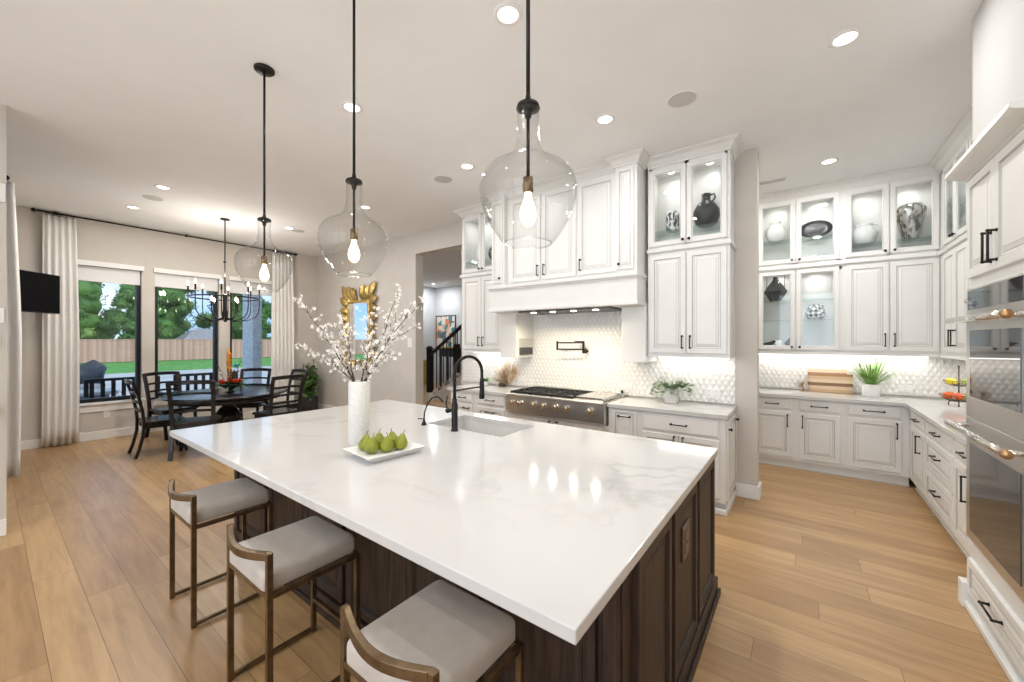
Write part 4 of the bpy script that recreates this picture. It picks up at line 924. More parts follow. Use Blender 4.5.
for x, y, lab in cans: can(x, y, lab, 15 if y > 5 else 13 if x < -5 else CAN_W)
for x, y in hidden: can(x, y, 'added recessed ceiling light over the pantry hidden behind the stub wall' if y > 5 else 'recessed ceiling light outside the frame over the living side', 15 if y > 5 else CAN_W)
for x, y, lab in ((-10.2, 9.2, 'recessed light in the hallway ceiling near its far wall'), (-7.6, 8.2, 'recessed light in the hallway ceiling above the stairs'), (-6.0, 6.3, 'recessed light in the hallway ceiling just past the opening')):
    can(x, y, lab, 27)
for x, y, lab in ((-.778, 3.332, 'round ceiling speaker above the right hood cabinets'), (-3.465, 3.28, 'round ceiling speaker above the left hood cabinets'), (-7.094, 1.37, 'round ceiling speaker between the two left dining lights'), (-7.148, 3.30, 'round ceiling speaker near the far dining corner')):
    t = thing('ceiling_speaker', lab, 'speaker', (x, y, CZ), 0, 'round ceiling speakers')
    MB().lathe([(.115, 0), (.115, -.006), (.108, -.008), (.105, -.006)], 32, cap=False).build('rim', 'ceil', t)
    MB().lathe([(.107, -.005), (1e-5, -.007)], 32, cap=False).build('grille', 'grille', t)
for x, y, w, dd, lab in ((-.30, 5.70, .30, .14, 'slotted white air vent in the pantry ceiling'), (.06, 2.52, .14, .30, 'slotted white air vent at the top edge of the frame'), (-7.7, 4.0, .3, .14, 'small air vent in the far dining ceiling')):
    t = thing('ceiling_vent', lab, 'vent', (x, y, CZ))
    MB().cbox((-w/2, -dd/2, -.008), (w/2, dd/2, 0), .002).build('frame', 'ceil', t)
    m = MB()
    for k in range(5): m.box((-w/2+.02, -dd/2+.02+k*(dd-.04)/5, -.011), (w/2-.02, -dd/2+.02+k*(dd-.04)/5+.008, -.007))
    m.build('louvre', 'grille', t)

# ================================================================ curtains
def drape(x0, x1, nf, amp, z0, z1, seed, gather=.9):
    """pleated panel in local x (width) / y (depth) / z"""
    rnd = random.Random(seed); m = MB(); nx = nf*8; nz = 14; ph = [rnd.uniform(-.5, .5) for _ in range(nf+2)]
    vs = []; f = []
    for k in range(nz+1):
        w = k/nz; z = z1+(z0-z1)*w
        for i in range(nx+1):
            u = i/nx; a = u*nf*2*PI
            fl = (1+.12*w)
            x = (x0+x1)/2+(x1-x0)/2*(2*u-1)*(.90+.10*min(1, w*2))*1.0+.012*math.sin(3*w+ph[int(u*nf)])
            top = max(0, 1-w*14)
            y = amp*(math.sin(a+.25*math.sin(4*w+ph[int(u*nf)]*2))*(.75+.25*w)*(1-.3*top))*(.8+.3*ph[int(u*nf)])
            vs.append((x, y, z))
    for k in range(nz):
        for i in range(nx): a = k*(nx+1)+i; f.append((a, a+1, a+nx+2, a+nx+1))
    m.add(vs, f, 0, True); return m
def curtain(name, loc, rz, w, nf, z1, lab, seed, amp=.045):
    t = thing(name, lab, 'curtain', loc, rz)
    drape(0, w, nf, amp, .015, z1, seed).build('curtain_panel', 'curtain', t, solid=.004)
    m = MB()
    for i in range(nf): 
        x = w*(i+.5)/nf*.9+w*.05
        rr = MB(); rr.tube([(x, .024*math.cos(a), z1+.028+.024*math.sin(a)) for a in [k*PI/6 for k in range(12)]], .003, 6, closed=True); rr.build('curtain_ring', 'black', t)
    return t
# local x -> world +y for the window wall: rz = 90deg
curtain('curtain', (WX+.10, .50, 0), R(90), .37, 5, 3.455, 'white linen curtain panel left of the dining windows behind the wall screen', 3)
curtain('curtain', (WX+.10, 3.60, 0), R(90), .46, 6, 3.455, 'white linen curtain panel right of the dining windows near the corner', 5)
curtain('curtain', (-7.30, -.62, 0), R(90), .87, 9, 3.41, 'white linen curtain cut by the left edge of the frame', 9, .045)
def rod(name, a, b, lab, br):
    a, b = Vector(a), Vector(b); t = thing(name, lab, 'curtain rod', a); L = b-a
    MB().tube([(0,0,0), L], .013, 10).build('pole', 'black', t)
    for p, s in (((0,0,0), -1), (L, 1)):
        MB().ball(Vector(p)+L.normalized()*s*.03, .028, 14, 10).build('finial', 'black', t)
    for q, off in br:
        p = L*q; m = MB(); m.tube([p, p+Vector(off)], .007, 8); m.lathe([(.022, -.02), (.022, .02)], 12, p); m.build('bracket', 'black', t)
rod('curtain_rod', (WX+.10, .46, 3.50), (WX+.10, 4.08, 3.49), 'long black curtain rod above the dining windows', [(.05, (-.1, 0, -.0)), (.48, (-.1, 0, 0)), (.95, (-.1, 0, 0))])
rod('curtain_rod', (-7.30, .12, 3.455), (-7.30, -1.4, 3.455), 'black curtain rod with round finial at the left edge of the frame', [(.10, (-.12, 0, 0)), (.95, (-.12, 0, 0))])

# ================================================================ television on a swivel arm
tv = thing('wall_television', 'black flat television on a swivel arm in the dining corner', 'television', (-8.418, .357, 2.255), math.atan2(.70, -.713))
m = MB(); m.cbox((-.40, -.035, -.278), (.40, .01, .278), .006); m.build('casing', 'blackframe', tv)
m = MB(); m.box((-.388, -.037, -.262), (.388, -.0345, .266)); m.build('screen', 'tvscreen', tv)
m = MB(); m.box((-.15, .01, -.12), (.15, .04, .12)); m.tube([(0, .04, 0), (.05, .20, 0), (-.10, .33, 0)], .015, 8); m.build('swivel_arm', 'blackframe', tv)

# ================================================================ dining table and chairs
TC = Vector((-7.40, 2.33, 0))
dt = thing('dining_table', 'round black pedestal dining table', 'table', TC)
m = MB(); m.lathe([(.70, .725), (.80, .728), (.825, .735), (.83, .75), (.822, .762), (.80, .766), (1e-5, .766)], 64); m.build('tabletop', 'chairwood', dt)
m = MB(); m.lathe([(.70, .65), (.72, .655), (.72, .725), (.55, .725), (.55, .66)], 48); m.build('apron', 'chairwood', dt)
m = MB(); m.lathe([(.16, .66), (.16, .63), (.09, .60), (.075, .56), (.12, .50), (.185, .42), (.20, .35), (.17, .27), (.10, .22), (.09, .18), (.14, .15), (.17, .12), (.17, .09)], 32); m.build('pedestal', 'chairwood', dt)
m = MB(); m.lathe([(.42, 0), (.44, .02), (.42, .05), (.30, .075), (.18, .10), (1e-5, .10)], 40); m.build('foot_base', 'chairwood', dt)
ch = thing('dining_chair', None, 'chair', (0,0,0)); ch.scale = (1.1, 1, 1.02)
# local: sitter faces +y, back posts at y=-.21
m = MB(); m.prism([(-.215, -.20), (.215, -.20), (.245, .22), (.20, .25), (-.20, .25), (-.245, .22)], .435, .47); m.build('seat', 'chairwood', ch, bevel=.008)
m = MB(); m.prism([(-.19, -.18), (.19, -.18), (.215, .20), (-.215, .20)], .375, .437); m.build('seat_frame', 'chairwood', ch)
for s in (-1, 1):
    m = MB(); m.tube([(s*.205, -.285, 0), (s*.203, -.245, .12), (s*.20, -.207, .30), (s*.20, -.20, .45), (s*.205, -.215, .62), (s*.212, -.26, .84), (s*.217, -.315, 1.02)], .7071, 4, flat=(.034, .044), smooth=False); m.build('leg', 'chairwood', ch, bevel=.004)
    m = MB(); m.tube([(s*.205, .255, 0), (s*.20, .225, .12), (s*.20, .20, .30), (s*.20, .19, .43)], .7071, 4, flat=(.034, .038), smooth=False); m.build('leg', 'chairwood', ch, bevel=.004)
def slat(z, y, h_, cv, w_=.205):
    m = MB(); vs = []; f = []; n = 10
    for i in range(n+1):
        u = i/n*2-1; x = w_*u; yy = y-cv*(1-u*u)
        for d_, z_ in ((-.010, 0), (.010, 0), (.010, h_), (-.010, h_)): vs.append((x, yy+d_, z+z_+.012*(1-u*u)))
    for i in range(n):
        for k in range(4): f.append((4*i+k, 4*i+(k+1) % 4, 4*i+4+(k+1) % 4, 4*i+4+k))
    f += [(0,1,2,3), (4*n, 4*n+1, 4*n+2, 4*n+3)]
    return m.add(vs, f)
slat(.975, -.305, .055, .035, .235).build('top_rail', 'chairwood', ch, bevel=.004)
for z, y in ((.60, -.215), (.715, -.235), (.835, -.262)): slat(z, y, .032, .03).build('back_slat', 'chairwood', ch)
G = 'black ladder-back chairs round the dining table'
def put(back, fwd, lab, first=False):
    fx, fy = fwd; l = math.hypot(fx, fy); fx /= l; fy /= l
    loc = (back[0]+fx*.30, back[1]+fy*.30, 0); rz = math.atan2(-fx, fy)
    if first: ch.location = loc; ch.rotation_euler = (0,0,rz); ch['label'] = lab; ch['group'] = G
    else: dup(ch, loc, rz, lab, G)
put((-7.42, 1.20), (.02, 1), 'black ladder-back chair at left end of the table seen from its side', True)
put((-8.74, 1.80), (1, .28), 'black ladder-back chair behind the table before the middle window')
put((-6.60, 1.66), (-.90, .43), 'black ladder-back chair nearest the camera at front left of the table')
put((-6.36, 2.80), (-1, -.12), 'black ladder-back chair at front right of the table')
put((-7.45, 3.46), (.05, -1), 'black ladder-back chair at right end of the table near the potted plant')
put((-8.40, 3.10), (.70, -.62), 'black ladder-back chair behind the table before the far curtain')
# floral bowl
def leafblade(m, p, d, L, w, droop=.3, n=5, up=Vector((0,0,1)), mi=0, fold=.15):
    p = Vector(p); d = Vector(d).normalized(); side = d.cross(Vector((0,0,1)))
    if side.length < .05: side = Vector((1,0,0))
    side.normalize(); vs = []; f = []
    for i in range(n+1):
        u = i/n; c = p+d*L*u+Vector((0,0,-droop*L*u*u)); ww = w*math.sin(PI*min(.98, .08+.9*u))**.8
        vs += [c-side*ww, c+Vector((0,0,-fold*ww)), c+side*ww]
    for i in range(n): a = 3*i; f += [(a, a+1, a+4, a+3), (a+1, a+2, a+5, a+4)]
    m.add(vs, f, mi, True)
fb = thing('flower_bowl', 'black footed bowl on the dining table filled with tropical flowers', 'centrepiece', (-7.40, 2.36, .766))
m = MB(); m.lathe([(.10, 0), (.10, .01), (.055, .02), (.05, .04), (.10, .06), (.20, .10), (.26, .135), (.25, .137), (.19, .11), (.08, .075), (1e-5, .07)], 32, sy=.7); m.build('bowl', 'blackcer', fb)
rnd = random.Random(4); m = MB()
for i in range(46):
    a = rnd.uniform(0, 2*PI); r_ = rnd.uniform(.02, .17); leafblade(m, (r_*math.cos(a), r_*.7*math.sin(a), .10), (math.cos(a), math.sin(a), rnd.uniform(.2, 1.3)), rnd.uniform(.14, .28), rnd.uniform(.018, .035), .4)
m.build('foliage', 'leaf', fb)
for k, (x, y, z, s) in enumerate(((-.07, -.10, .14, .055), (.02, -.10, .13, .05), (.17, .02, .15, .06), (.12, -.05, .16, .05), (.10, .09, .15, .05))):
    m = MB()
    for j in range(16):
        a = j*2.4; leafblade(m, (x, y, z), (math.cos(a), math.sin(a), .2+.09*j), s*1.1, s*.35, -.3, 4)
    m.build('red_bloom', 'red', fb)
m = MB(); m.tube([(0, 0, .1), (.0, -.01, .28), (-.005, -.02, .46), (-.015, -.02, .58), (-.05, 0, .67), (-.11, .0, .71)], [.022, .028, .030, .024, .014, .003], 10)
for j in range(26):
    z = .14+.018*j; a = j*2.2; leafblade(m, (0, -.01, z), (math.cos(a), math.sin(a), 1.3), .07, .018, -.2, 3)
m.build('orange_flower_spike', 'orange', fb)
m = MB(); m.tube([(-.03, 0, .1), (-.06, .02, .3), (-.09, .02, .42)], [.012, .016, .004], 8)
for j in range(10): leafblade(m, (-.06, .02, .22+.02*j), (math.cos(j*2.1), math.sin(j*2.1), 1), .05, .014, -.2, 3)
m.build('yellow_flower_spike', 'pampas', fb)
m = MB()
for j in range(10): a = j*2.4; leafblade(m, (.10, .05, .40), (math.cos(a), math.sin(a), .3+.05*j), .065, .02, -.2, 3)
m.build('teal_bloom', 'teal', fb)
m = MB()
for k in range(9):
    a = rnd.uniform(0, 2*PI); dx_, dy_ = math.cos(a), math.sin(a); h_ = rnd.uniform(.3, .5); sp2 = rnd.uniform(.1, .3)
    pts = [(0, 0, .1), (dx_*sp2*.3, dy_*sp2*.3, h_*.6), (dx_*sp2, dy_*sp2, h_)]; m.tube(pts, .0025, 5)
    for q in range(6):
        u = .5+.5*q/5; m.ball((dx_*sp2*u+rnd.uniform(-.015, .015), dy_*sp2*u, h_*u+rnd.uniform(-.01, .02)), .012, 6, 4)
m.build('seed_sprays', 'stemwood', fb)
# chandelier
cl = thing('chandelier', 'black twelve-candle ring chandelier over the dining table', 'chandelier', (-7.40, 2.29, 0))
MB().lathe([(.065, CZ-.001), (.065, CZ-.015), (.02, CZ-.025)], 24).build('canopy', 'black', cl)
m = MB(); m.tube([(0,0,CZ-.02), (0,0,2.30)], .009, 10); m.ball((0,0,2.84), .022, 10, 8); m.build('stem', 'black', cl)
m = MB(); m.lathe([(.012, 2.34), (.035, 2.31), (.028, 2.24), (.028, 2.08), (.04, 2.02), (.028, 1.97), (.045, 1.94), (.02, 1.90), (1e-5, 1.88)], 20); m.build('hub', 'black', cl)
RR = .46
m = MB(); m.tube([(RR*math.cos(a), RR*math.sin(a), 2.27) for a in [k*PI/24 for k in range(48)]], .008, 6, closed=True, flat=(.8, 1.3)); m.build('ring', 'black', cl)
def arm(a, r_, ztop, zb):
    c, s = math.cos(a), math.sin(a)
    MB().tube([(c*q, s*q, z) for q, z in ((.02, 1.96), (r_*.35, zb-.02), (r_*.65, zb), (r_*.88, zb+.05), (r_*.98, zb+.13), (r_, zb+.22), (r_, ztop))], .0075, 8).build('arm', 'black', cl)
    o = MB().tube([(c*r_, s*r_, ztop), (c*r_, s*r_, ztop+.085)], .012, 10).lathe([(.018, ztop), (.02, ztop+.004), (.012, ztop+.006)], 12, (c*r_, s*r_, 0)).build('candle_sleeve', 'black', cl)
    MB().lathe([(.009, ztop+.085), (.014, ztop+.105), (.013, ztop+.12), (.005, ztop+.145), (1e-5, ztop+.15)], 10, (c*r_, s*r_, 0)).build('candle_bulb', 'candle', o)
for k in range(8): arm(PI/8+k*PI/4, RR, 2.36, 1.92)
for k in range(4): arm(k*PI/2+.4, .22, 2.13, 1.94)
l = bpy.data.lights.new('chandelier_lamp', 'POINT'); l.energy = 48; l.color = (1, .93, .84); l.shadow_soft_size = .05
o = bpy.data.objects.new('chandelier_lamp', l); COL.objects.link(o); o.location = (-7.40, 2.29, 2.6)

# ================================================================ plant in the corner
pp = thing('potted_plant', 'tall leafy green plant in a black pot in the dining corner', 'plant', (-8.80, 4.28, 0))
m = MB(); m.prism([(-.15, -.15), (.15, -.15), (.15, .15), (-.15, .15)], 0, .36); m.build('pot', 'blackcer', pp, bevel=.01)
rnd = random.Random(8); m = MB(); ms_ = MB()
for k in range(16):
    a = rnd.uniform(0, 2*PI); sp2 = rnd.uniform(.02, .20); h_ = rnd.uniform(.70, 1.24)
    ms_.tube([(sp2*.3*math.cos(a), sp2*.3*math.sin(a), .34), (sp2*math.cos(a), sp2*math.sin(a), h_)], .006, 5)
    for q in range(26):
        u = q/25; z = .36+(h_-.36)*u; a2 = rnd.uniform(0, 2*PI)
        leafblade(m, (sp2*(.3+.7*u)*math.cos(a), sp2*(.3+.7*u)*math.sin(a), z), (math.cos(a2), math.sin(a2), rnd.uniform(-.3, .9)), rnd.uniform(.10, .15), rnd.uniform(.028, .042), .5, 4)
ms_.build('stems', 'stemwood', pp); m.build('leaves', 'leaf', pp)

# ================================================================ gold mirror
gm = thing('gold_mirror', 'rectangular wall mirror with flaring gold leaf frame behind the blossoms', 'mirror', (-7.33, 4.60, 1.80))
m = MB(); m.box((-.34, -.030, -.60), (.34, -.024, .56)); m.build('mirror_glass', 'mirror', gm)
m = MB()
for a, b in (((-.39, -.045, -.65), (-.34, .02, .61)), ((.34, -.045, -.65), (.39, .02, .61)), ((-.34, -.045, .56), (.34, .02, .61)), ((-.34, -.045, -.65), (.34, .02, -.60))): m.cbox(a, b, .008)
m.box((-.34, -.023, -.60), (.34, .018, .56)); m.build('inner_frame', 'gold', gm)
def gleaf(m, x, z, ang, L, w):
    n = 8; P = []
    d = Vector((math.sin(ang), 0, math.cos(ang))); s_ = Vector((math.cos(ang), 0, -math.sin(ang)))
    vs = []; f = []
    for i in range(n+1):
        u = i/n; ww = w*(.35+.65*math.sin(PI*min(1, u*.85+.12)))*(1 if u < .97 else .35)+.006*math.sin(u*26)
        c = Vector((x, 0, z))+d*L*u; yy = -.02-.05*math.sin(PI*u*.8)
        vs += [c-s_*ww+Vector((0, yy+.012, 0)), c+Vector((0, yy-.012, 0)), c+s_*ww+Vector((0, yy+.012, 0))]
    k = len(vs)
    vs += [v+Vector((0, .014, 0)) for v in vs]
    for i in range(n):
        a = 3*i; f += [(a, a+1, a+4, a+3), (a+1, a+2, a+5, a+4), (k+a, k+a+3, k+a+4, k+a+1), (k+a+1, k+a+4, k+a+5, k+a+2), (a, a+3, k+a+3, k+a), (a+2, k+a+2, k+a+5, a+5)]
    f += [(0, k, k+1, 1), (1, k+1, k+2, 2), (3*n, 3*n+1, k+3*n+1, k+3*n), (3*n+1, 3*n+2, k+3*n+2, k+3*n+1)]
    m.add(vs, f)
rnd = random.Random(2)
spec = []
for s in (-1, 1):
    for k, z in enumerate((.52, .36, .20, .04, -.12, -.28, -.44, -.58)): spec.append((s*.37, z, s*(R(62)+R(6)*k), .30 if k < 3 else .22))
    for k, x in enumerate((.34, .22, .12)): spec.append((s*x, .60, s*R(38-15*k), .40-.04*k))
    for k, x in enumerate((.34, .18)): spec.append((s*x, -.64, s*R(150+12*k), .2))
spec += [(.0, .6, R(180), .02)]
for x, z, a, L in spec[:-1]:
    m = MB(); gleaf(m, x, z, a+rnd.uniform(-.08, .08), L*rnd.uniform(.9, 1.1), .085); m.build('gold_leaf', 'gold', gm)

# ================================================================ vase with blossom branches
VX, VY = -2.34, 1.47
vs_ = MB().lathe([(.062, 0), (.067, .006), (.067, .40), (.064, .412), (.058, .410), (.055, .40), (.055, .02), (1e-5, .02)], 40); tag(vs_.build('tall_vase', 'vase', loc=(VX, VY, .92)), 'tall white textured cylinder vase on the island', 'vase')
tips = [((-2.389, 1.091, 1.835), 'white blossom branch leaning farthest to the left, the upper one'), ((-2.524, 1.177, 1.562), 'white blossom branch reaching left almost level, lowest on the left'), ((-2.42, 1.40, 1.75), 'short white blossom branch in front of the mirror glass'),
        ((-2.487, 1.392, 1.70), 'short white blossom branch left of the mirror glass'), ((-2.099, 1.431, 1.80), 'white blossom branch rising just right of the mirror'), ((-2.115, 1.605, 1.925), 'white blossom branch standing tallest right of the mirror'),
        ((-1.863, 1.606, 1.851), 'white blossom branch leaning farthest to the right, the upper one'), ((-2.045, 1.72, 1.699), 'white blossom branch leaning right below the longest one'), ((-2.068, 1.516, 1.519), 'short white blossom branch lowest on the right'),
        ((-2.417, 1.569, 1.752), 'white blossom branch upright at the mirror right edge'), ((-2.562, 1.336, 1.68), 'white blossom branch arching left between the two long ones'), ((-2.201, 1.729, 1.793), 'white blossom branch at the back leaning right over the vase')]
rnd = random.Random(21)
def flower(m, c, s, rnd_):
    ax = Vector((rnd_.uniform(-1, 1), rnd_.uniform(-1, 1), rnd_.uniform(-.6, 1))).normalized(); q = ax.to_track_quat('Z', 'Y').to_matrix()
    vs = [Vector(c)-ax*s*.15]; f = []
    for k in range(5):
        a = k*2*PI/5+rnd_.uniform(-.2, .2); b0 = len(vs)
        for da, rr, zz in ((-.42, .62, .25), (-.22, 1.0, .5), (.22, 1.0, .5), (.42, .62, .25)):
            vs.append(Vector(c)+q @ Vector((math.cos(a+da)*s*rr, math.sin(a+da)*s*rr, zz*s)))
        f.append((0, b0, b0+1, b0+2, b0+3))
    m.add(vs, f, 0, True)
for i, (tp, lab) in enumerate(tips):
    tp = Vector(tp); b0 = Vector((VX, VY, .96)); a = i*2.4; b0 += Vector((math.cos(a), math.sin(a), 0))*.03
    out = Vector((tp.x-VX, tp.y-VY, 0)); ow = out.normalized() if out.length > .01 else Vector((0,0,1))
    neck = Vector((VX, VY, 1.34))+ow*min(.045, out.length*.3)
    t = thing('blossom_branch', lab, 'branch', b0, 0, 'blossom branches in the tall vase')
    P = [b0]; n = 9
    sag = Vector((rnd.uniform(-.03, .03), rnd.uniform(-.03, .03), rnd.uniform(.0, .06)))
    for k in range(n+1):
        u = k/n; p = neck.lerp(tp, u)+sag*math.sin(PI*u)+Vector((rnd.uniform(-1, 1), rnd.uniform(-1, 1), rnd.uniform(-1, 1)))*.007*(0 if k == 0 else 1); P.append(p)
    m = MB(); L0 = [p-b0 for p in P]; m.tube(L0, [.0042]+[.0040-.0026*k/n for k in range(n+1)], 6)
    fl = MB(); mlen = (tp-neck).length
    cl_ = []
    for k in range(3+int(mlen*8)):
        u = rnd.uniform(.15, .85); q = 1+int(u*n); p = P[q]; d = (tp-neck).normalized(); tw = Vector((rnd.uniform(-1, 1), rnd.uniform(-1, 1), rnd.uniform(-.2, 1))).normalized()
        e_ = p+d*rnd.uniform(.03, .09)+tw*rnd.uniform(.02, .07); m.tube([p-b0, (p+e_)/2-b0+Vector((0,0,.006)), e_-b0], [.0022, .0018, .001], 5)
        cl_.append(e_); cl_.append((p+e_)/2)
    for k in range(2, len(P)): 
        for _ in range(3): cl_.append(P[k]+Vector((rnd.gauss(0, .012), rnd.gauss(0, .012), rnd.gauss(0, .012))))
    for c in cl_:
        for _ in range(rnd.choice((1, 2, 2))): flower(fl, c-b0+Vector((rnd.gauss(0, .007), rnd.gauss(0, .007), rnd.gauss(0, .007))), rnd.uniform(.0085, .0155), rnd)
    m.build('twig', 'branch', t); fl.build('blossoms', 'petal', t)

# ================================================================ tray of pears
tr = thing('serving_tray', 'white rectangular footed tray on the island holding green pears', 'tray', (-2.005, 1.425, .92), R(-6))
m = MB(); a_, b_ = .155, .185
def rr(s, z): return [(-a_*s, -b_*s, z), (a_*s, -b_*s, z), (a_*s, b_*s, z), (-a_*s, b_*s, z)]
rw = [rr(.74, 0), rr(.78, .006), rr(1.0, .040), rr(.97, .041), rr(.76, .012)]
vs = [p for r_ in rw for p in r_]; f = [(3, 2, 1, 0), (16, 17, 18, 19)]
for k in range(4):
    for i in range(4): j = (i+1) % 4; f.append((4*k+i, 4*k+j, 4*k+4+j, 4*k+4+i))
m.add(vs, f); m.build('dish', 'whitecer', tr, bevel=.002)
pear_prof = [(1e-5, .0), (.016, .002), (.028, .012), (.034, .028), (.033, .044), (.026, .060), (.018, .072), (.013, .084), (.009, .091), (1e-5, .092)]
pears = [((-2.09, 1.395), 'green pear at the left end of the tray'), ((-2.065, 1.475), 'green pear at the back left of the tray'), ((-2.005, 1.375), 'green pear at the front left of the tray, nearest the camera'),
         ((-1.965, 1.455), 'green pear at the front middle right of the tray'), ((-2.02, 1.545), 'green pear at the back right of the tray'), ((-1.945, 1.535), 'green pear at the right end of the tray')]
for i, ((x, y), lab) in enumerate(pears):
    t = thing('pear', lab, 'pear', (x-.035, y-.022, .9335), i*1.3, 'green pears on the white tray')
    lean = .16*((i*37) % 5-2)/2
    T = Matrix.Scale(1.12, 4) @ Matrix.Diagonal((1.1, 1.1, .92, 1)) @ Matrix.Rotation(lean, 4, 'X') @ Matrix.Rotation(.1*((i*13) % 3-1), 4, 'Y')
    MB().lathe(pear_prof, 20, T=T).build('flesh', 'pear', t)
    MB().tube([T @ Vector((0,0,.089)), T @ Vector((.003, 0, .102)), T @ Vector((.009, .002, .113))], [.0022, .0018, .0022], 6).build('stem', 'stemwood', t)

# ================================================================ things on the back counters
iv = thing('potted_ivy', 'small white square pot with trailing eucalyptus right of the cooktop', 'plant', (-1.14, 4.44, .92))
m = MB(); m.prism([(-.062, -.062), (.062, -.062), (.062, .062), (-.062, .062)], 0, .16); m.build('pot', 'greycer', iv, bevel=.008)
rnd = random.Random(5); m = MB(); ms_ = MB()
for k in range(20):
    a = rnd.uniform(0, 2*PI) if k > 8 else rnd.choice([PI+rnd.uniform(-.35, .35), rnd.uniform(-.35, .35)])
    L = rnd.uniform(.10, .24); pts = [Vector((.03*math.cos(a), .03*math.sin(a), .155)), Vector((L*.5*math.cos(a), L*.35*math.sin(a), .16+rnd.uniform(.06, .13))), Vector((L*math.cos(a), L*.5*math.sin(a)-.02, rnd.uniform(.02, .24)))]
    ms_.tube(pts, .002, 5)
    for q in range(9):
        u = .15+.85*q/8; p = pts[0]*(1-u)**2+pts[1]*2*u*(1-u)+pts[2]*u*u; a2 = rnd.uniform(0, 2*PI)
        leafblade(m, p, (math.cos(a2), math.sin(a2), rnd.uniform(-.4, .6)), rnd.uniform(.035, .055), .021, .2, 3)
ms_.build('stems', 'leafe', iv); m.build('leaves', 'leafe', iv)
# dried grass in a low pot + small green plant, left
dg = thing('dried_grass', 'fan of dried tan grass leaning on the tile left of the cooktop', 'dried plant', (-3.52, 4.50, .92))
m = MB(); m.prism([(-.05, -.03), (.05, -.03), (.05, .03), (-.05, .03)], 0, .05); m.build('holder', 'stemwood', dg, bevel=.008)
m = MB(); rnd = random.Random(6)
for k in range(170):
    a = R(rnd.uniform(50, 165)); L = rnd.uniform(.26, .42); leafblade(m, (.12, 0, .03), (math.cos(a), rnd.uniform(-.22, .10), math.sin(a)), L, .007, rnd.uniform(.0, .25), 5)
m.build('fronds', 'pampas', dg)
gp = thing('potted_succulent', 'little bright green plant on the counter beside the dried grass', 'plant', (-3.80, 4.47, .92))
MB().lathe([(.03, 0), (.038, .01), (.042, .06), (.036, .062), (1e-5, .05)], 20).build('pot', 'whitecer', gp)
m = MB()
for k in range(30):
    a = k*2.4; leafblade(m, (0, 0, .05), (math.cos(a), math.sin(a), .5+.05*k), .10, .012, .25, 4)
m.build('leaves', 'leaf2', gp)
# cutting boards
for k, (x, w_, h_, yy, lab) in enumerate(((.29, .43, .245, 6.47, 'striped wooden cutting board in front, leaning on the pantry tile'), (.25, .40, .30, 6.515, 'striped wooden cutting board behind the front one on the pantry counter'))):
    m = MB(); m.cbox((-w_/2, -.012, 0), (w_/2, .012, h_), .004); o = m.build('cutting_board', 'board', loc=(x, yy, .922), rot=(R(-9 if k == 0 else -6), 0, 0)); tag(o, lab, 'cutting board')
tw_ = thing('metal_flower', 'small coppery openwork ornament at left end of the cutting boards', 'ornament', (.0, 6.44, .92))
m = MB(); rnd = random.Random(3)
for k in range(14):
    a = R(60+k*17); m.tube([(0, 0, .09), (.035*math.cos(a), -.01, .09+.035*math.sin(a)), (.075*math.cos(a+.25), .0, .09+.06*math.sin(a+.25))], .0028, 5)
m.tube([(0, 0, 0), (0, 0, .09)], .004, 6); m.lathe([(.03, 0), (.03, .006)], 14); m.build('twisted_wire', 'copper', tw_)
gr = thing('grass_plant', 'tall spiky green grass plant in a white pot on the pantry counter', 'plant', (.66, 6.40, .92))
MB().lathe([(.078, 0), (.083, .008), (.085, .145), (.077, .147), (.073, .12), (1e-5, .12)], 30).build('pot', 'whitecer', gr)
m = MB(); rnd = random.Random(11)
for k in range(120):
    a = rnd.uniform(0, 2*PI); leafblade(m, (.03*math.cos(a), .03*math.sin(a), .12), (math.cos(a)*rnd.uniform(.15, 1.0), min(math.sin(a), .35)*rnd.uniform(.2, .9), 1), rnd.uniform(.24, .46), rnd.uniform(.004, .008), rnd.uniform(.05, .5), 6)
m.build('blades', 'leaf2', gr)
# two-tier fruit basket
fx_, fy_ = 1.29, 5.99
fbk = thing('fruit_basket', 'two-tier bronze wire fruit basket in the pantry corner by the oven tower', 'basket', (fx_, fy_, .92))
def wirebowl(z, r_, d):
    m = MB()
    for rr_, zz in ((r_, z+d), (r_*.8, z+d*.45), (r_*.45, z+.01)): m.tube([(rr_*math.cos(a), rr_*math.sin(a), zz) for a in [k*PI/12 for k in range(24)]], .003, 5, closed=True)
    for k in range(20):
        a = k*PI/10; m.tube([(q*math.cos(a), q*math.sin(a), zz) for q, zz in ((.0, z), (r_*.45, z+.01), (r_*.8, z+d*.45), (r_, z+d))], .0022, 5)
    return m
m = wirebowl(.04, .145, .075); m.build('lower_bowl', 'wicker', fbk); m = wirebowl(.20, .115, .06); m.build('upper_bowl', 'wicker', fbk)
m = MB(); m.tube([(0,0,.03), (0,0,.40)], .006, 8); m.ball((0,0,.405), .01); m.build('centre_pole', 'wicker', fbk)
for k in range(3): a = k*2.1+.3; MB().tube([(.07*math.cos(a), .07*math.sin(a), .045), (.085*math.cos(a), .085*math.sin(a), .02), (.08*math.cos(a), .08*math.sin(a), 0)], .006, 6).build('foot', 'wicker', fbk)
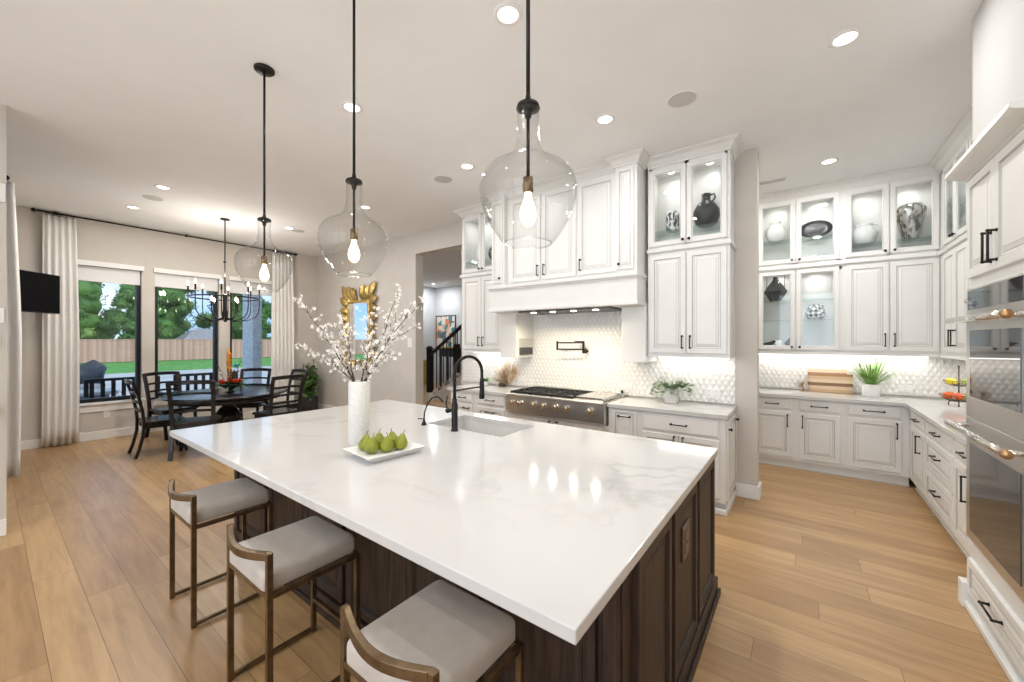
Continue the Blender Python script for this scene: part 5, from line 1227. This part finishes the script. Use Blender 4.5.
for nm, mt, x, y, z, r_, lab in (('lemon', 'lemon', -.06, -.045, .25, .034, 'yellow lemon at the left of the upper basket tier'), ('lemon', 'lemon', -.055, .035, .252, .032, 'yellow lemon at the back of the upper basket tier'), ('lime', 'lime', .05, -.05, .248, .030, 'green lime at the right of the upper basket tier'),
                                 ('lime', 'lime', .06, .02, .25, .030, 'green lime at the back right of the upper basket tier'), ('tomato', 'tomato', -.085, -.03, .105, .038, 'red tomato at the left of the lower basket tier'), ('tomato', 'tomato', -.02, -.085, .105, .038, 'red tomato at the front of the lower basket tier'),
                                 ('tomato', 'tomato', -.05, .06, .105, .037, 'red tomato at the back of the lower basket tier'), ('apple', 'lime', .065, -.06, .103, .034, 'green apple at the right of the lower basket tier'), ('apple', 'lime', .08, .03, .103, .034, 'green apple at the back right of the lower basket tier')):
    m = MB(); m.ball((0,0,0), r_, 16, 10, sx=1.2 if nm in ('lemon', 'lime') else 1.05, sz=.92)
    if nm == 'lemon': m.lathe([(.008, -.004), (.004, .008), (1e-5, .010)], 8, T=Matrix.Translation((r_*1.16, 0, 0)) @ Matrix.Rotation(R(90), 4, 'Y'))
    else: m.tube([(0,0,r_*.85), (.002,0,r_*1.12)], .002, 5)
    o = m.build(nm, mt, loc=(fx_+x, fy_+y, .92+z)); tag(o, lab, 'fruit', 'fruit in the two-tier basket')

# ================================================================ ornaments inside the glass cabinets
def orn(name, prof, mt, loc, lab, cat, n=32, sx=1, sy=1, extra=None):
    t = thing(name, lab, cat, loc); MB().lathe(prof, n, sx=sx, sy=sy).build('body', mt, t)
    if extra: extra(t)
    return t
def jug_handle(mt, pts, r_=.009):
    return lambda t: MB().tube(pts, r_, 8).build('handle', mt, t)
S1 = 2.765; S2 = 2.925
orn('jug', [(.06, 0), (.10, .03), (.125, .10), (.12, .17), (.085, .23), (.045, .265), (.038, .30), (.045, .335), (.040, .337), (.03, .30)], 'blackcer', (-.80, 4.43, S1), 'round black jug with small handle in the right hood cabinet', 'jug', extra=jug_handle('blackcer', [(.04, 0, .32), (.075, 0, .325), (.085, 0, .29), (.06, 0, .25)]))
orn('speckled_pot', [(.05, 0), (.065, .02), (.068, .19), (.05, .215), (.045, .213), (.05, .19)], 'speckle', (-1.13, 4.43, S1), 'black and white speckled pot in the right hood cabinet', 'pot')
orn('bottle', [(.04, 0), (.048, .01), (.048, .17), (.018, .22), (.016, .27), (.019, .275)], 'whitecer', (-3.93, 4.43, S1), 'tall white bottle in the left hood cabinet', 'bottle')
orn('dark_disc', [(.02, 0), (.06, .005), (.06, .012)], 'blackcer', (-3.62, 4.43, S1), 'round black disc on a stand in the left hood cabinet', 'ornament', extra=lambda t: MB().lathe([(1e-5, -.02), (.06, -.02), (.10, -.008), (.10, .008), (.06, .02), (1e-5, .02)], 32, T=Matrix.Translation((0, 0, .11)) @ Matrix.Rotation(R(90), 4, 'X')).build('disc', 'blackcer', t))
orn('urn', [(.06, 0), (.085, .02), (.115, .10), (.115, .16), (.09, .21), (.06, .235), (.055, .255), (.07, .27), (.062, .272), (.05, .255)], 'whitecer', (-.30, 6.42, S2), 'white rounded urn in the left glass door of the pantry upper cabinet', 'urn')
t = thing('platter', 'dark oval platter stood on edge in the pantry upper cabinet', 'platter', (.13, 6.44, S2))
m = MB(); m.lathe([(1e-5, 0), (.10, .002), (.17, .018), (.175, .022), (.17, .028), (.10, .014), (1e-5, .012)], 40, T=Matrix.Translation((0, .03, .115)) @ Matrix.Rotation(R(82), 4, 'X') @ Matrix.Diagonal((1, .66, 1, 1))); m.build('plate', 'blackcer', t)
MB().tube([(-.05, -.03, .004), (-.05, .05, .004), (-.05, .07, .08)], .004, 6).build('stand', 'blackcer', t)
orn('pitcher', [(.07, 0), (.10, .02), (.125, .09), (.12, .15), (.085, .20), (.07, .225), (.085, .245), (.078, .247), (.06, .225)], 'whitecer', (.60, 6.42, S1), 'white round pitcher with handle in the pantry upper cabinet', 'pitcher', extra=jug_handle('whitecer', [(.08, 0, .235), (.13, 0, .225), (.15, 0, .18), (.12, 0, .12)]))
orn('mottled_vase', [(.065, 0), (.07, .01), (.10, .16), (.135, .31), (.135, .35), (.11, .38), (.09, .39), (.095, .40), (.085, .40), (.08, .385)], 'mercury', (1.0, 6.41, S1), 'tall mottled silver vase in the pantry upper cabinet', 'vase')
t = thing('lantern', 'faceted black geometric lantern in the lower pantry glass cabinet', 'lantern', (-.30, 6.42, 2.125))
MB().lathe([(.06, 0), (.135, .13), (.03, .30), (.03, .33)], 6, smooth=False).build('faceted_body', 'blackcer', t); MB().tube([(-.10, 0, .16), (-.10, 0, .345), (.10, 0, .345), (.10, 0, .16)], .004, 6).build('handle', 'black', t)
orn('checkered_pot', [(.06, 0), (.105, .03), (.115, .07), (.095, .12), (.075, .185), (.06, .195), (.055, .19)], 'check', (.13, 6.42, 1.865), 'black and white checkered pot in the lower pantry glass cabinet', 'pot')
def bird(loc, rz, s, lab):
    t = thing('bird_figurine', lab, 'figurine', loc, rz)
    m = MB(); m.tube([(-.10*s, 0, .075*s), (-.06*s, 0, .07*s), (-.02*s, 0, .065*s), (.02*s, 0, .075*s), (.045*s, 0, .095*s), (.06*s, 0, .108*s), (.09*s, 0, .105*s)], [.004*s, .012*s, .026*s, .028*s, .018*s, .016*s, .002*s], 12); m.build('body', 'blackcer', t)
    for q in (-.01, .01): MB().tube([(.0, q*s, .05*s), (.0, q*s, 0)], .0025*s, 6).build('leg', 'blackcer', t)
    MB().lathe([(.03*s, 0), (.03*s, .004)], 14).build('base', 'blackcer', t)
bird((-.385, 6.40, 1.459), R(10), 1.15, 'left little black bird figurine at the bottom of the pantry glass cabinet')
bird((-.155, 6.40, 1.459), R(75), 1.45, 'right little black bird figurine at the bottom of the pantry glass cabinet')
orn('candle_cup', [(.045, 0), (.05, .005), (.052, .14), (.046, .14), (.045, .02)], 'whitecer', (-.27, 6.45, 1.459), 'pale cup behind the bird figurines in the pantry glass cabinet', 'cup')
orn('glass_bowl', [(.05, 0), (.09, .03), (.11, .09), (.105, .09), (.085, .035), (.045, .01)], 'whitecer', (1.38, 5.55, 2.925), 'pale bowl in the small corner glass cabinet', 'bowl')

# ================================================================ hallway: stairs, rail, art, cabinets
stt = thing('staircase', 'grey carpeted staircase rising to the right in the hallway', 'stairs', (-8.05, 7.14, 0))
NS = 12; RH, RD_ = .175, .27
for i in range(NS):
    x = i*RD_
    m = MB(); m.box((x, .05, 0 if i < 3 else i*RH-.30), (x+RD_ + (.0 if i < NS-1 else .9), 1.25, (i+1)*RH)); m.build('step', 'carpet', stt)
m = MB(); m.prism([(.05, 0), (NS*RD_, 0), (NS*RD_, (NS-1)*RH-.05), (.05, .10)], 0, .05, 'y'); m.build('skirt_board', 'trim', stt)
rl = thing('stair_railing', 'black stair handrail with square newel post and iron balusters', 'railing', (-7.90, 7.0, 0))
m = MB(); m.cbox((-.07, -.07, 0), (.07, .07, .22), .005); m.build('newel_base', 'trim', rl)
m = MB(); m.cbox((-.06, -.06, .22), (.06, .06, 1.36), .005); m.cbox((-.075, -.075, 1.36), (.075, .075, 1.40), .006); m.cbox((-.05, -.05, 1.40), (.05, .05, 1.44), .01); m.cbox((-.068, -.068, .48), (.068, .068, .52), .004); m.build('newel_post', 'black', rl)
m = MB(); s_ = RH/RD_; m.tube([(.05, 0, 1.22), (2.4, 0, 1.22+2.35*s_)], .7071, 4, flat=(.06, .07), smooth=False); m.build('handrail', 'black', rl)
for k in range(17):
    x = .14+.125*k; MB().bar((x, 0, .20+x*s_*.92), (x, 0, 1.20+(x-.05)*s_), .018).build('baluster', 'black', rl)
m = MB(); m.cbox((.95, -.055, .78), (1.06, .055, 1.50), .005); m.build('newel_post', 'black', rl)
cn = thing('console_table', 'dark console with gilt top standing beyond the stair rail', 'console', (-9.15, 9.2, 0))
m = MB(); m.cbox((-.55, -.2, 1.05), (.55, .2, 1.33), .01); m.build('case', 'navy', cn)
m = MB(); m.cbox((-.58, -.22, 1.33), (.58, .22, 1.37), .006); m.build('top', 'gold', cn)
for x in (-.5, .5):
    for y in (-.16, .16): MB().bar((x, y, 0), (x, y, 1.06), .05).build('leg', 'navy', cn)
oc = thing('mustard_cabinet', 'low mustard cabinet against the hallway left wall', 'cabinet', (-10.55, 8.75, 0))
m = MB(); m.cbox((-.36, -.35, .08), (.36, .35, .92), .008); m.build('body', 'olive', oc); m = MB(); m.cbox((-.34, -.38, .12), (.34, -.352, .88), .004); m.build('door', 'olive', oc)
for x in (-.3, .3):
    for y in (-.3, .3): MB().bar((x, y, 0), (x, y, .09), .04).build('leg', 'navy', oc)
t = thing('small_plant', 'small green plant standing on the mustard hallway cabinet', 'plant', (-10.55, 8.6, .92)); MB().lathe([(.06, 0), (.08, .10), (.07, .10)], 16).build('pot', 'whitecer', t)
m = MB()
for k in range(30): a = k*2.4; leafblade(m, (0,0,.09), (math.cos(a), math.sin(a), .4+.05*k), .2, .03, .3, 4)
m.build('leaves', 'leaf2', t)
t = thing('framed_painting', 'abstract teal, white and orange painting on the hallway far wall', 'painting', (-10.40, 9.99, 1.86))
m = MB(); 
for a, b in (((-.50, -.035, -.63), (-.475, 0, .63)), ((.475, -.035, -.63), (.50, 0, .63)), ((-.475, -.035, .605), (.475, 0, .63)), ((-.475, -.035, -.63), (.475, 0, -.605))): m.box(a, b)
m.build('frame', 'bronze', t); MB().box((-.475, -.02, -.605), (.475, -.005, .605)).build('canvas', 'art', t)

# ================================================================ outside
m = MB(); m.box((-28, -14, -.22), (-9.32, 30, -.10)); struct(m.build('trim_11', 'patio'), 'pale stone patio outside the dining windows', 'patio')
m = MB(); m.box((-60, -30, -.22), (-28, 50, -.12)); struct(m.build('trim_12', 'lawn'), 'green lawn beyond the patio', 'lawn')
fn = thing('wooden_fence', 'long reddish cedar fence at the back of the lawn', 'fence', (-42, 0, -.12))
MB().box((0, -20, .05), (.04, 40, 1.72)).build('fence_boards', 'fence', fn); MB().box((-.01, -20, 1.72), (.07, 40, 1.78)).build('top_rail', 'fence', fn)
for k in range(21): MB().box((.04, -20+3*k, 0), (.13, -19.91+3*k, 1.72)).build('post', 'fence', fn)
cp = thing('patio_column', 'white brick patio column seen through the right dining window', 'column', (-12.4, 4.45, -.1))
MB().box((-.30, -.10, 0), (.40, .12, 3.6)).build('shaft', 'brick', cp); MB().cbox((-.36, -.16, 0), (.46, .18, .2), .01).build('plinth', 'brick', cp)
def tree(loc, h, r_, seed, lab, mt='treeleaf', n=4200, ls=.26):
    rnd = random.Random(seed); t = thing('broadleaf_tree', lab, 'tree', loc, 0, 'trees beyond the fence')
    m = MB(); m.tube([(0,0,0), (.1, .1, h*.3), (-.1, .2, h*.6)], [.28, .2, .12], 8)
    for k in range(6): a = k*1.05; m.tube([(0, .1, h*.25), (r_*.5*math.cos(a), r_*.5*math.sin(a), h*.55)], [.12, .04], 6)
    m.build('trunk', 'stemwood', t)
    m = MB(); lob = []
    for k in range(26):
        u = rnd.uniform(.10, .92); w = math.sin(PI*min(1, .18+.82*u))**.6; a = rnd.uniform(0, 2*PI); q = r_*rnd.uniform(.20, .34)
        d = (r_-q)*w*math.sqrt(rnd.random()); lob.append((d*math.cos(a), d*math.sin(a), h*u, q))
    for u in (.2, .4, .6, .78): lob.append((0, 0, h*u, r_*.5))
    for x, y, z, q in lob: m.ball((x, y, z), q*.78, 10, 7, sz=.85)
    for k in range(n):
        x, y, z, q = rnd.choice(lob); d = Vector((rnd.gauss(0, 1), rnd.gauss(0, 1), rnd.gauss(0, 1))).normalized(); p = Vector((x, y, z))+Vector((d.x, d.y, d.z*.85))*q*rnd.uniform(.75, 1.12)
        u = Vector((rnd.gauss(0, 1), rnd.gauss(0, 1), rnd.gauss(0, 1))).normalized(); w = u.cross(d).normalized(); s = ls*rnd.uniform(.6, 1.3)
        m.add([p-u*s*.5, p-w*s*.35, p+u*s*.5, p+w*s*.35], [(0, 1, 2, 3)])
    m.build('crown', mt, t)
tree((-46, 3.4, 0), 4.9, 2.3, 1, 'bushy mid-green tree left in the first window', 'treeleaf2')
tree((-54, 3.0, 0), 6.8, 3.3, 9, 'dark tree rising behind the bushy one at far left of the first window')
tree((-46, 8.1, 0), 6.4, 2.3, 2, 'dark tree at right of the first window')
tree((-54, 9.8, 0), 9.2, 3.4, 3, 'tall dark tree farther back between the first two windows', n=5200)
tree((-54, 16.7, 0), 10.2, 3.4, 4, 'tallest dark tree farther back in the middle window', n=5200)
tree((-46, 17.0, 0), 6.0, 2.3, 7, 'green tree at right edge of the middle window')
tree((-46, 21.8, 0), 6.6, 2.4, 12, 'green tree in the right dining window')
tree((-54, 23.6, 0), 9.2, 3.3, 5, 'tall dark tree farther back between the middle and right windows')
tree((-46, 27.5, 0), 5.2, 2.8, 8, 'green tree at far right beyond the patio column')
tree((-54, 30.6, 0), 6.4, 3.4, 10, 'dark tree farther back beyond the patio column')
tree((-62, 6.4, 0), 8.8, 3.6, 14, 'distant dark tree filling the gap in the first window')
tree((-62, 13.6, 0), 11.5, 3.6, 15, 'distant dark tree filling the gap in the middle window')
tree((-62, 20.8, 0), 11.0, 3.6, 16, 'distant dark tree between the middle and right windows')
hs = thing('neighbour_house', 'grey hipped roof of a house behind the fence', 'house', (-46.5, 12.6, -.4))
MB().box((-1.5, -1.6, 0), (1.5, 1.6, 1.9)).build('wall', 'brick', hs); m = MB(); m.add([(1.8, -2.0, 1.9), (1.8, 2.0, 1.9), (-1.8, 2.0, 1.9), (-1.8, -2.0, 1.9), (0, -.7, 3.1), (0, .7, 3.1)], [(0,1,5,4), (1,2,5), (2,3,4,5), (3,0,4), (3,2,1,0)]); m.build('roof', 'rooftile', hs)
# patio seating
def slat_seat(loc, rz, w, lab):
    t = thing('patio_bench', lab, 'bench', loc, rz)
    m = MB(); m.tube([(-w/2, 0, .95), (w/2, 0, .95)], .7071, 4, flat=(.07, .05), smooth=False); m.tube([(-w/2, 0, .45), (w/2, 0, .45)], .7071, 4, flat=(.05, .05), smooth=False); m.build('back_frame', 'blackframe', t)
    n = int(w/.13)
    for k in range(n): x = -w/2+w*(k+.5)/n; MB().box((x-.03, -.012, .46), (x+.03, .012, .93)).build('back_slat', 'blackframe', t)
    for x in (-w/2, w/2):
        MB().box((x-.03, -.03, 0), (x+.03, .03, .97)).build('leg', 'blackframe', t); MB().box((x-.03, -.66, 0), (x+.03, -.6, .62)).build('leg', 'blackframe', t); MB().cbox((x-.035, -.66, .62), (x+.035, .0, .65), .005).build('armrest', 'blackframe', t)
    MB().cbox((-w/2, -.64, .36), (w/2, 0, .45), .02).build('seat', 'carpet', t)
slat_seat((-10.6, 1.62, -.1), R(90), 1.0, 'black slatted patio bench just outside the left dining window')
slat_seat((-10.6, 2.95, -.1), R(90), 1.1, 'black slatted patio bench outside the middle dining window')
wc = thing('wicker_chair', 'grey wicker patio armchair at left in the first window', 'chair', (-16.6, 1.75, -.1), R(60))
m = MB(); vs = []; f = []
for i in range(13):
    a = PI*i/12
    for z, rr_ in ((.30, .34), (.66, .36), (1.12, .42)): vs.append((rr_*math.cos(a), rr_*math.sin(a)*.9, z if z < .9 else z-.25*abs(math.cos(a))))
for i in range(12):
    for k in range(2): f.append((3*i+k, 3*i+k+1, 3*i+4+k, 3*i+3+k))
m.add(vs, f, 0, True); m.build('shell_back', 'navy', wc, solid=.03)
MB().cbox((-.32, -.30, .28), (.32, .30, .42), .03).build('seat', 'carpet', wc)
for x in (-.28, .28):
    for y in (-.26, .26): MB().bar((x, y, 0), (x, y, .30), .04).build('leg', 'blackframe', wc)
fp = thing('fire_table', 'low pale stone patio table beside the wicker chair', 'table', (-14.2, 1.5, -.1))
MB().cbox((-.5, -.5, .36), (.5, .5, .44), .01).build('top', 'patio', fp); MB().cbox((-.36, -.36, 0), (.36, .36, .36), .01).build('base', 'rooftile', fp)
sb = thing('patio_shrub', 'small spiky shrub outside the right edge of the first window', 'shrub', (-11.6, 1.98, -.1)); m = MB(); rnd = random.Random(13)
for k in range(60): a = rnd.uniform(0, 6.28); leafblade(m, (0,0,.25), (math.cos(a), math.sin(a), rnd.uniform(.4, 2)), rnd.uniform(.4, .75), .018, .3, 5)
m.build('leaves', 'treeleaf', sb); MB().lathe([(.14, 0), (.18, .26), (.15, .26), (1e-5, .22)], 18).build('pot', 'rooftile', sb)
